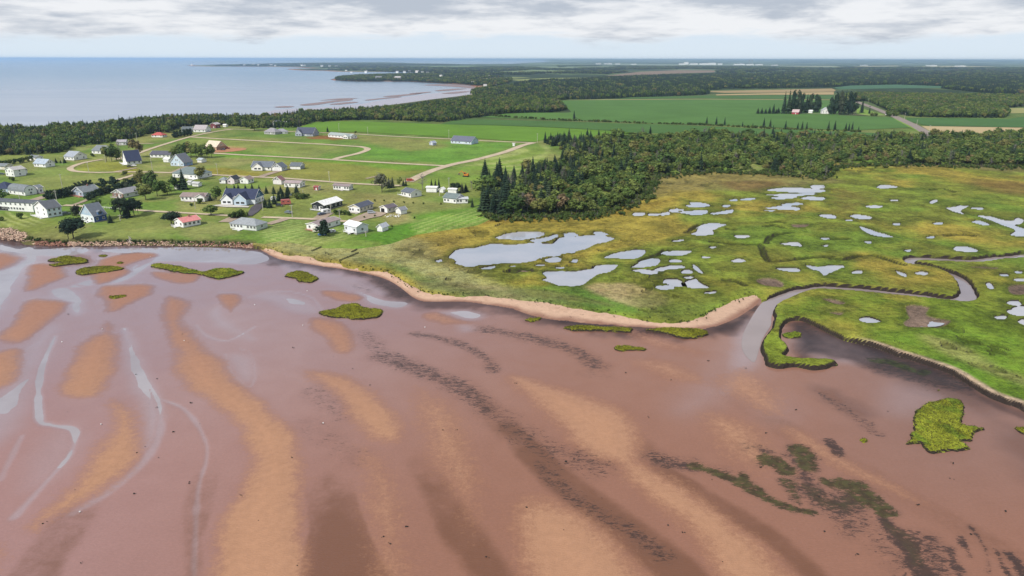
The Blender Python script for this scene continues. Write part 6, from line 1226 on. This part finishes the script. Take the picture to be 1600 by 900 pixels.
# camper, trailer, excavator
def trailer(label, px, py, rz, L_, W_, H_, col, name='camper', cat='camper'):
    X, Y = at1(px, py, Z0); o = bpy.data.objects.new(name, None); COL.objects.link(o); o.location = (X, Y, 2.6); o.rotation_euler = (0, 0, rz); tag(o, label, cat)
    m = MB(); r = .35; pr = [(-L_ / 2, .5), (L_ / 2, .5), (L_ / 2 + .1, 1.2), (L_ / 2 - .2, H_ - r), (L_ / 2 - .7, H_), (-L_ / 2 + .4, H_), (-L_ / 2, H_ - r)]; n = len(pr)
    m.add([(x, -W_ / 2, z) for x, z in pr] + [(x, W_ / 2, z) for x, z in pr], [tuple(range(n)), tuple(range(2 * n - 1, n - 1, -1))] + [(i, n + i, n + (i + 1) % n, (i + 1) % n) for i in range(n)]); m.build('body', paint('camper_paint', col, .4, .06), o)
    for s in (-1, 1):
        g = MB()
        for u in (-.25, .25): g.box((L_ * u, s * (W_ / 2 + .02), H_ * .66), (L_ * .2, .05, .5))
        g.build('window', glass, o); w = MB(); w.tube((-.3, s * (W_ / 2 - .2), .33), (-.3, s * (W_ / 2 + .03), .33), .33, .33, 10); w.build('wheel', tyre_m, o)
    m = MB(); m.box((L_ / 2 + .7, 0, .5), (1.3, .12, .12)); m.build('drawbar', paint('steel', (.15, .15, .15), .6), o); m = MB(); m.box((0, -W_ / 2 - .02, 1.3), (.7, .05, 1.5)); m.build('door', paint('camper_door', tuple(min(.8, c * 1.15) for c in col), .4), o)
    return o
trailer("red camper beside the dark conifers", 447, 320, .35, 6, 2.4, 3.4, (.42, .12, .10)); trailer("white rounded camper below the black house", 509.5, 334.4, .8, 5.2, 2.4, 2.9, (.76, .76, .74)); trailer("small white boat-like trailer behind the rounded conifer", 517.5, 364, .4, 4.6, 1.9, 1.7, (.62, .62, .64), 'trailer', 'trailer'); trailer("cream utility trailer against the brown-roofed cottage", 494, 363, .2, 3.4, 2, 2.6, (.70, .68, .58), 'trailer', 'trailer')
trailer("white garden tool trailer by the navy-blue conifer clump", 427.5, 313.6, .2, 3.2, 2.2, 2.6, (.7, .7, .7), 'trailer', 'trailer')
X, Y = at1(728, 276, Z0); ex = bpy.data.objects.new('excavator', None); COL.objects.link(ex); ex.location = (X, Y, 2.5); ex.rotation_euler = (0, 0, 2.9); ex.scale = (1.15,) * 3; tag(ex, "orange excavator on the dry meadow beside the wood", 'excavator'); org = paint('digger_paint', (.55, .20, .03), .5)
for s in (-1, 1): m = MB(); m.box((0, s * 1.1, .45), (3.6, .6, .7)); m.tube((-1.7, s * 1.1 - .3, .45), (-1.7, s * 1.1 + .3, .45), .36, .36, 10); m.tube((1.7, s * 1.1 - .3, .45), (1.7, s * 1.1 + .3, .45), .36, .36, 10); m.build('track', tyre_m, ex)
m = MB(); m.box((-.4, 0, 1.35), (3.0, 2.4, 1.0)); m.box((-1.4, 0, 2.0), (1.0, 2.3, .5)); m.build('body', org, ex); m = MB(); m.box((.5, .6, 2.3), (1.4, 1.1, 1.5)); cb = m.build('cab', org, ex); m = MB(); m.box((1.1, .6, 2.45), (.3, .9, .9)); m.box((.5, 1.1, 2.45), (1.0, .3, .9)); m.build('pane', glass, cb)
m = MB(); m.tube((1, -.3, 1.6), (3.2, -.3, 3.8), .3, .22, 6); m.tube((3.2, -.3, 3.8), (4.9, -.3, 2.0), .22, .16, 6); bo = m.build('boom', org, ex); m = MB(); m.box((5.0, -.3, 1.5), (.8, 1.1, .9)); m.build('bucket', paint('worn_steel', (.12, .1, .09), .6), bo)
# red loader at the building site
X, Y = at1(355.5, 232.8, Z0); ex = bpy.data.objects.new('telehandler', None); COL.objects.link(ex); ex.location = (X, Y, 2.6); ex.rotation_euler = (0, 0, .2); tag(ex, "red machine with a long raised boom at the unfinished house", 'loader')
m = MB(); m.box((0, 0, 1.0), (4.4, 2.0, .9)); m.box((-.3, .5, 1.9), (1.5, .9, 1.1)); m.build('body', paint('red_machine', (.40, .06, .04), .5), ex); m = MB(); m.tube((1.8, -.4, 1.4), (-6, -.4, 7.6), .22, .16, 6); m.build('boom', paint('pale_boom', (.62, .5, .36), .6), ex)
for s in (-1, 1):
    for wx in (-1.4, 1.4): w = MB(); w.tube((wx, s * .8, .5), (wx, s * 1.15, .5), .55, .55, 10); w.build('wheel', tyre_m, ex)

pole_m = paint('pole_wood', (.46, .43, .38), .9); iso = paint('insulator', (.6, .6, .6), .4)
for x, yb, hp_, lamp in [(90.5, 321, 23, 0), (98, 295.5, 31 * .75, 0), (72, 304.5, 12, 1), (32, 315.5, 11, 1), (63, 254, 12, 0), (97.5, 256.5, 11, 0), (139, 269.5, 16, 0), (165, 254, 12, 0), (305.5, 326, 22, 0), (282, 262, 10, 0), (239, 270, 22, 0), (340.5, 274, 18, 0), (411, 329, 22, 0), (457, 341, 21, 0), (515, 284, 16, 0), (517.5, 336, 17, 0), (531, 346, 19, 0), (474, 305, 9, 1), (530, 206, 13, 0), (575, 211.5, 13, 0), (701.5, 217, 13.5, 0), (839.5, 223, 14, 0), (702, 299, 21, 0), (687, 306, 10, 0), (214.5, 222, 14, 0), (188, 345, 10, 0), (572, 369.5, 9, 0), (1366, 159, 7, 0), (1356, 162, 8, 0), (1413, 187, 10, 0), (1432, 196.5, 9, 0), (1452, 206, 10, 0), (1328, 157, 7, 0)]:
    X, Y = at1(x, yb, Z0); s = F / (Y * CP + H * SP); h_ = hp_ / (s * .955)
    o = bpy.data.objects.new('utility_pole' if not lamp else 'yard_lamp', None); COL.objects.link(o); o.location = (X, Y, 2.3); o.rotation_euler = (0, 0, rnd(-.5, .5))
    m = MB(); m.tube((0, 0, -.3), (rnd(-.1, .1), rnd(-.1, .1), h_), .20, .14, 8); sh = m.build('shaft', pole_m, o)
    if lamp: m = MB(); m.tube((0, 0, h_ - .1), (-1.6, 0, h_ + .15), .06, .05, 6); m.build('arm', pole_m, o); m = MB(); m.box((-1.8, 0, h_ + .1), (.7, .35, .16)); m.build('lamp_head', trimm, o)
    else:
        m = MB(); m.box((0, -.16, h_ - .5), (1.9, .11, .13)); ca = m.build('crossarm', pole_m, o)
        for u in (-.8, 0, .8): m = MB(); m.tube((u, -.16, h_ - .44), (u, -.16, h_ - .2), .07, .05, 6); m.build('insulator', iso, ca)
    tag(o, ("grey wooden utility pole standing beside a lane in the village" if yb > 255 else ("pale utility pole beside the highway" if x > 1300 else "pale utility pole beside the upper lane")) if not lamp else "white yard lamp on a bent arm near a house", 'pole' if not lamp else 'lamp', ("utility poles in the village" if yb > 255 else ("utility poles along the highway" if x > 1300 else "utility poles along the upper lane")) if not lamp else "yard lamps")
# white fence by the blue gabled house, pale debris and stones
fo = bpy.data.objects.new('garden_fence', None); COL.objects.link(fo); a = Vector((*at1(155.5, 324.6, Z0), 2.5)); b = Vector((*at1(186.5, 327.4, Z0), 2.5)); fo.location = a; tag(fo, "low white rail fence behind the blue gabled house", 'fence'); d = b - a
for i in range(9): m = MB(); q = d * (i / 8); m.box((q.x, q.y, .55), (.14, .14, 1.1)); m.build('post', trimm, fo)
for z in (.45, .9): m = MB(); m.tube((0, 0, z), (d.x, d.y, z), .07, .07, 4); m.build('rail', trimm, fo)
for (x0, y0, x1, y1), lb in (((487, 393, 502, 386.5), "left of three dark post-and-rail rows in the dune grass"), ((530, 408, 560, 396), "longest of three dark post-and-rail rows in the dune grass"), ((549, 394.5, 558, 390), "shortest of three dark post-and-rail rows in the dune grass")):
    a = Vector((*at1(x0, y0, 1.4), 1.2)); b = Vector((*at1(x1, y1, 1.4), 1.2)); fo = bpy.data.objects.new('dark_post_row', None); COL.objects.link(fo); fo.location = a; tag(fo, lb, 'fence'); d = b - a; tm_ = paint('dark_olive', (.07, .075, .04), .9); n_ = max(4, int(d.length / 2))  # dark olive posts and rails along a short line
    for i in range(n_ + 1): q = d * (i / n_); m = MB(); m.box((q.x, q.y, .5), (.2, .2, 1.0)); m.build('post', tm_, fo)
    m = MB(); m.tube((0, 0, .75), (d.x, d.y, .7), .16, .16, 5); m.tube((0, 0, .3), (d.x, d.y, .3), .16, .16, 5); m.build('rail', tm_, fo)
iv, if_ = ico()
def rocks(mb, X, Y, z, r):
    a = rnd(0, 6.28); ca, sa = math.cos(a), math.sin(a); sx, sy, sz = r * rnd(.7, 1.4), r * rnd(.6, 1.1), r * rnd(.45, .85)
    vs = []
    for v in iv:
        k = rnd(.75, 1.2); x, y = v.x * sx * k, v.y * sy * k; vs.append((X + x * ca - y * sa, Y + x * sa + y * ca, z + v.z * sz * k))
    mb.add(vs, if_, 0, rnd(0, 1))
def rockmat(name, lo, hi):
    m, t, b = newmat(name); tn = t.attr('tone').outputs['Fac']; p = posn(t); n = t.noise(p, 2.2, 4)
    t.put(b.inputs['Base Color'], t.mix(t.math('ADD', t.math('MULTIPLY', tn, .75), t.math('MULTIPLY', n, .25)), lo, hi)); b.inputs['Roughness'].default_value = .9; return m
rk_p = rockmat('pale_rock', tuple(A(150, 116, 98)), tuple(A(226, 198, 172))); rk_r = rockmat('red_rock', tuple(A(92, 52, 46)), tuple(A(190, 140, 116)))
mbp, mbr = MB(), MB()
LINE = smooth_open(parse("-120,368 0,372 30,374 60,380 100,381.5 150,381.5 210,380.5 300,381.5 370,383 396,385.5"), 8)
for i in range(1700):
    t = rnd(0, len(LINE) - 1.01); k = int(t); q = LINE[k] + (LINE[k + 1] - LINE[k]) * (t - k); v_ = rnd(-1, 1); hgt = max(0, 1.0 + v_ * .8)
    px_, py_ = q[0], q[1] - v_ * 1.9; X, Y = at1(px_, py_, .6); red = (55 < px_ < 107) or (px_ > 300 and random.random() < .55) or random.random() < .08
    rocks(mbr if red else mbp, X, Y, .1 + hgt * .75, rnd(.22, .62))
PILE = world_poly(smooth_closed(parse("-60,352 0,357 22,357 40,364 44,372 30,376 0,371 -60,364"), 3), 1.5)
Pp, r_ = scatter(PILE, 1.1)
for q in Pp: rocks(mbp, q[0], q[1], 1.5 + rnd(-.3, .3), rnd(.35, .8))
bk = smooth_open(world_poly(parse("40,371 100,376.5 210,375.5 300,377 380,379.5"), 2.0), 10); bb = np.array([(q[0] + rnd(-3, 3), q[1] + rnd(-1.5, 1.5)) for q in bk for _ in range(4) if random.random() < .75])
r = np.random.RandomState(11); stand("bank_brush", bb, [r.choice(['S0', 'S1']) for _ in bb], r.uniform(.5, 1.5, len(bb)), z=1.3)
o = mbp.build('shore_rocks', rk_p); tag(o, kind='stuff'); o = mbr.build('red_shore_rocks', rk_r); tag(o, kind='stuff')
dw = MB()
for i in range(7): X, Y = at1(203 + rnd(-3, 3), 377 + rnd(-4, 3), 1.8); dw.tube((X, Y, 1.3), (X + rnd(-2, 2), Y + rnd(-2, 1), 3.2 + rnd(0, 1.5)), .16, .06, 5)
o = dw.build('driftwood_heap', paint('driftwood', (.5, .46, .42), .9)); tag(o, "bleached driftwood heap sticking up from the rock wall", 'driftwood')
st = MB()
for i in range(26): X, Y = at1(602 + rnd(0, 26), 337.5 + rnd(-1.4, 2.2), Z0); rocks(st, X, Y, 2.7, rnd(.25, .55))
o = st.build('garden_stones', trimm); tag(o, kind='stuff')
mw = MB()
SW = parse("500,610 700,440") 
for i in range(75):
    px_ = rnd(20, 1580); py_ = rnd(470, 895)
    X, Y = at1(px_, py_, 0)
    for k in range(random.choice((1, 1, 2, 3))): rocks(mw, X + rnd(-.4, .4), Y + rnd(-.4, .4), .18, rnd(.08, .24))
o = mw.build('seaweed_clumps', paint('wet_weed', (.02, .018, .016), .7)); tag(o, kind='stuff')
mw = MB()
for x, y in [(125, 801), (158, 664), (160, 515), (398, 477), (473, 509), (480, 455), (505, 662), (235, 402), (664, 512), (97, 535), (288, 533)]:
    X, Y = at1(x, y, 0); mw.box((X, Y, .24), (.3, .2, .2), 0, rnd(0, 3))
    o = mw.build('shell_debris', trimm); tag(o, "small white speck of debris lying on the wet sand", 'debris', 'white debris on the sand'); mw = MB()
# tufts at the beach crest
tf = []
for i in range(len(GR_W) - 1):
    for k in range(3): q = GR_W[i] + (GR_W[i + 1] - GR_W[i]) * random.random(); tf.append((q[0] + rnd(-2, 2), q[1] + rnd(-2.6, 2)))
tf = np.array(tf); tf = tf[np.array([random.random() < .7 for _ in tf])]; r = np.random.RandomState(2); stand("beach_grass_tufts", tf, ['S0'] * len(tf), r.uniform(.3, .85, len(tf)), z=.95)

# ------------------------------------------------------------------ grass islands on the flats
Z5b = (0, 360, 4.0); Z3 = (380, 340, 4.0); Z8 = (1000, 600, 2.6667)
ISL = [(Z5b, "290,190 340,175 400,160 520,170 550,190 530,205 420,215 330,228 305,215 385,202", "olive grass island with a bitten left end, nearest the rock wall"), (Z5b, "475,250 560,228 680,222 760,228 765,245 620,268 490,278", "flat olive grass island just below the one nearest the rock wall"), (Z5b, "940,225 980,208 1080,215 1200,240 1260,258 1320,245 1400,235 1510,255 1515,270 1400,300 1330,300 1240,275 1150,268 1000,240", "long two-lobed grass island below the bright pool"), (Z5b, "672,413 730,400 787,402 782,416 700,431", "small grass tuft island on a sand bar, farthest from the shore on the left flats"), (Z5b, "608,156 640,149 672,151 660,162 620,164", "tiny faint grass patch near the rock wall"), (Z5b, "730,198 755,195 780,199 760,209 735,208", "tiny grass patch on the upper sand bar"),
       (Z3, "262,365 310,340 370,335 440,360 467,385 430,406 350,400 330,380", "kidney-shaped grass island off the beach's left end"), (Z3, "465,590 560,570 620,545 720,538 760,560 850,570 877,580 860,615 780,632 690,637 650,625 560,625 500,605", "large spindle-shaped olive grass island on the left flats"), (Z4, "640,716 680,705 740,705 700,729 650,726", "small grass tuft at the foot of the beach"), (Z4, "875,765 960,750 1080,760 1200,765 1310,770 1300,795 1180,790 1080,787 950,785", "long fringe of grass in the dark mud below the beach"), ((0, 0, 1), "1008,515 1060,512 1106,516 1101,525 1070,529 1040,520", "grass clump on the mud beside the beach's right tip"), ((0, 0, 1), "959,542.5 975,539 1007,543 1006,547.5 985,546.5 968,548", "thin grass clump alone below the beach"),
       (Z7, "268,427 350,420 372,436 340,453 280,451", "grass knob in the black mud behind the curved spit"), (Z8, "1155,105 1200,75 1320,62 1360,100 1340,150 1350,170 1440,185 1400,200 1395,235 1340,240 1380,270 1300,277 1230,292 1190,280 1170,245 1098,250 1130,220 1135,150", "large bright yellow-green grass island with ragged edges"), (Z8, "1565,182 1600,172 1640,190 1600,208", "grass clump cut by the right picture edge"), (Z8, "913,226 940,221 955,236 930,242", "tiny grass clump with a dark tail on the brown sand"), (Z8, "1234,18 1262,18 1256,26 1240,26", "smallest grass clump near the marsh bank")]
yel = A(156, 164, 54); oli = A(132, 134, 38); grn = A(108, 140, 44)
for z, s, label in ISL:
    P = world_poly(smooth_closed(parse(s, *z), 4), 0.3); lo, hi = P.min(0) - .5, P.max(0) + .5; sp = max(.28, math.sqrt((hi - lo).prod() / 16000)); GX, GY = np.meshgrid(np.arange(lo[0], hi[0], sp), np.arange(lo[1], hi[1], sp)); X, Y = GX.ravel(), GY.ravel()
    d = sdf(P, X, Y, 12); n1 = fbm(X, Y, 3.5, 3, 91); n2 = fbm(X, Y, 1.1, 3, 92); n3 = fbm(X, Y, 9, 2, 93); de = d + (n1 - .5) * 1.5 + (n2 - .5) * .9
    big = max(hi - lo) > 12
    Zz = -.25 + (.85 if big else .6) * ss(-.1, .7, de) + .4 * (n1 - .35) * ss(.2, 1.5, de) + .18 * (n2 - .5) * ss(0, .6, de)
    C = np.outer(1 - n3, oli) + np.outer(n3, yel if 'bright' in label else oli * 1.15); mixc(C, ss(.5, .7, n1) * .6, grn if 'bright' in label or z in (Z7,) else A(136, 138, 40)); mixc(C, ss(.2, .0, de) * .6, A(84, 78, 42))
    q, used = grid_faces(*GX.shape, de > -.4)
    root = bpy.data.objects.new('grass_island', None); COL.objects.link(root); c = P.mean(0); root.location = (c[0], c[1], 0); tag(root, label, 'grass island')
    me = mesh_np('mound', np.stack([X - c[0], Y - c[1], Zz], 1)[used], q, dict(Col=C[used])); link('mound', me, MATS['turf'], root)
    ok = np.where(de > .25)[0]; r = np.random.RandomState(len(ok) % 1000); nb = int(min(len(ok) * 1.5, 8000)); pk = r.choice(ok, nb) if len(ok) else []
    if len(pk):
        bx = X[pk] + r.uniform(-.5, .5, nb) * sp - c[0]; by = Y[pk] + r.uniform(-.5, .5, nb) * sp - c[1]; bz = Zz[pk] - .05; hh = r.uniform(.12, .36, nb); aa = r.uniform(0, 6.28, nb); wd = r.uniform(.05, .13, nb); lx, ly = r.uniform(-.55, .55, (2, nb))
        V = np.zeros((nb * 3, 3)); V[0::3] = np.stack([bx - np.cos(aa) * wd, by - np.sin(aa) * wd, bz], 1); V[1::3] = np.stack([bx + np.cos(aa) * wd, by + np.sin(aa) * wd, bz], 1); V[2::3] = np.stack([bx + lx, by + ly, bz + hh], 1)
        CC = np.repeat(C[pk] * r.uniform(.7, 1.45, (nb, 1)), 3, 0); me = mesh_np('grass_blades', V, np.arange(nb * 3).reshape(-1, 3), dict(Col=CC)); go = link('grass_blades', me, MATS['turf'], root); go['kind'] = 'stuff'

# ------------------------------------------------------------------ the air
hz = bpy.data.materials.new('haze'); hz.use_nodes = True; hz.node_tree.nodes.clear(); o_ = hz.node_tree.nodes.new('ShaderNodeOutputMaterial'); pv_ = hz.node_tree.nodes.new('ShaderNodeVolumePrincipled'); hz.node_tree.links.new(pv_.outputs[0], o_.inputs['Volume'])
pv_.inputs['Color'].default_value = (.56, .76, 1.0, 1); pv_.inputs['Density'].default_value = 5.5e-5; pv_.inputs['Anisotropy'].default_value = .25
hm = MB(); hm.box((0, 60000 - 2000, (-7 + 104) / 2), (244000, 124000, 111)); ho = hm.build('haze', hz); tag(ho, kind='stuff')

# ------------------------------------------------------------------ say which one: things alike in a short row are told apart by their place in it
ORD = "leftmost second third fourth fifth sixth seventh eighth ninth tenth eleventh twelfth thirteenth fourteenth fifteenth sixteenth seventeenth eighteenth nineteenth twentieth".split()
rows = {}
for o in COL.objects:
    if o.parent is None and o.get('label') and o.get('category'): rows.setdefault(o['label'], []).append(o)
Mi = cam.matrix_world.inverted()
for lab, os_ in rows.items():
    if not 1 < len(os_) <= 20: continue
    def sx(o):
        c = Mi @ (o.location if o.location.length > 1 or o.type == 'EMPTY' else Vector(o.bound_box[0])); return c.x / -c.z
    words = lab.split()
    for k, o in enumerate(sorted(os_, key=sx)):
        o['label'] = ' '.join(words[:12]) + (", leftmost" if k == 0 else ", %s from left" % ORD[k])
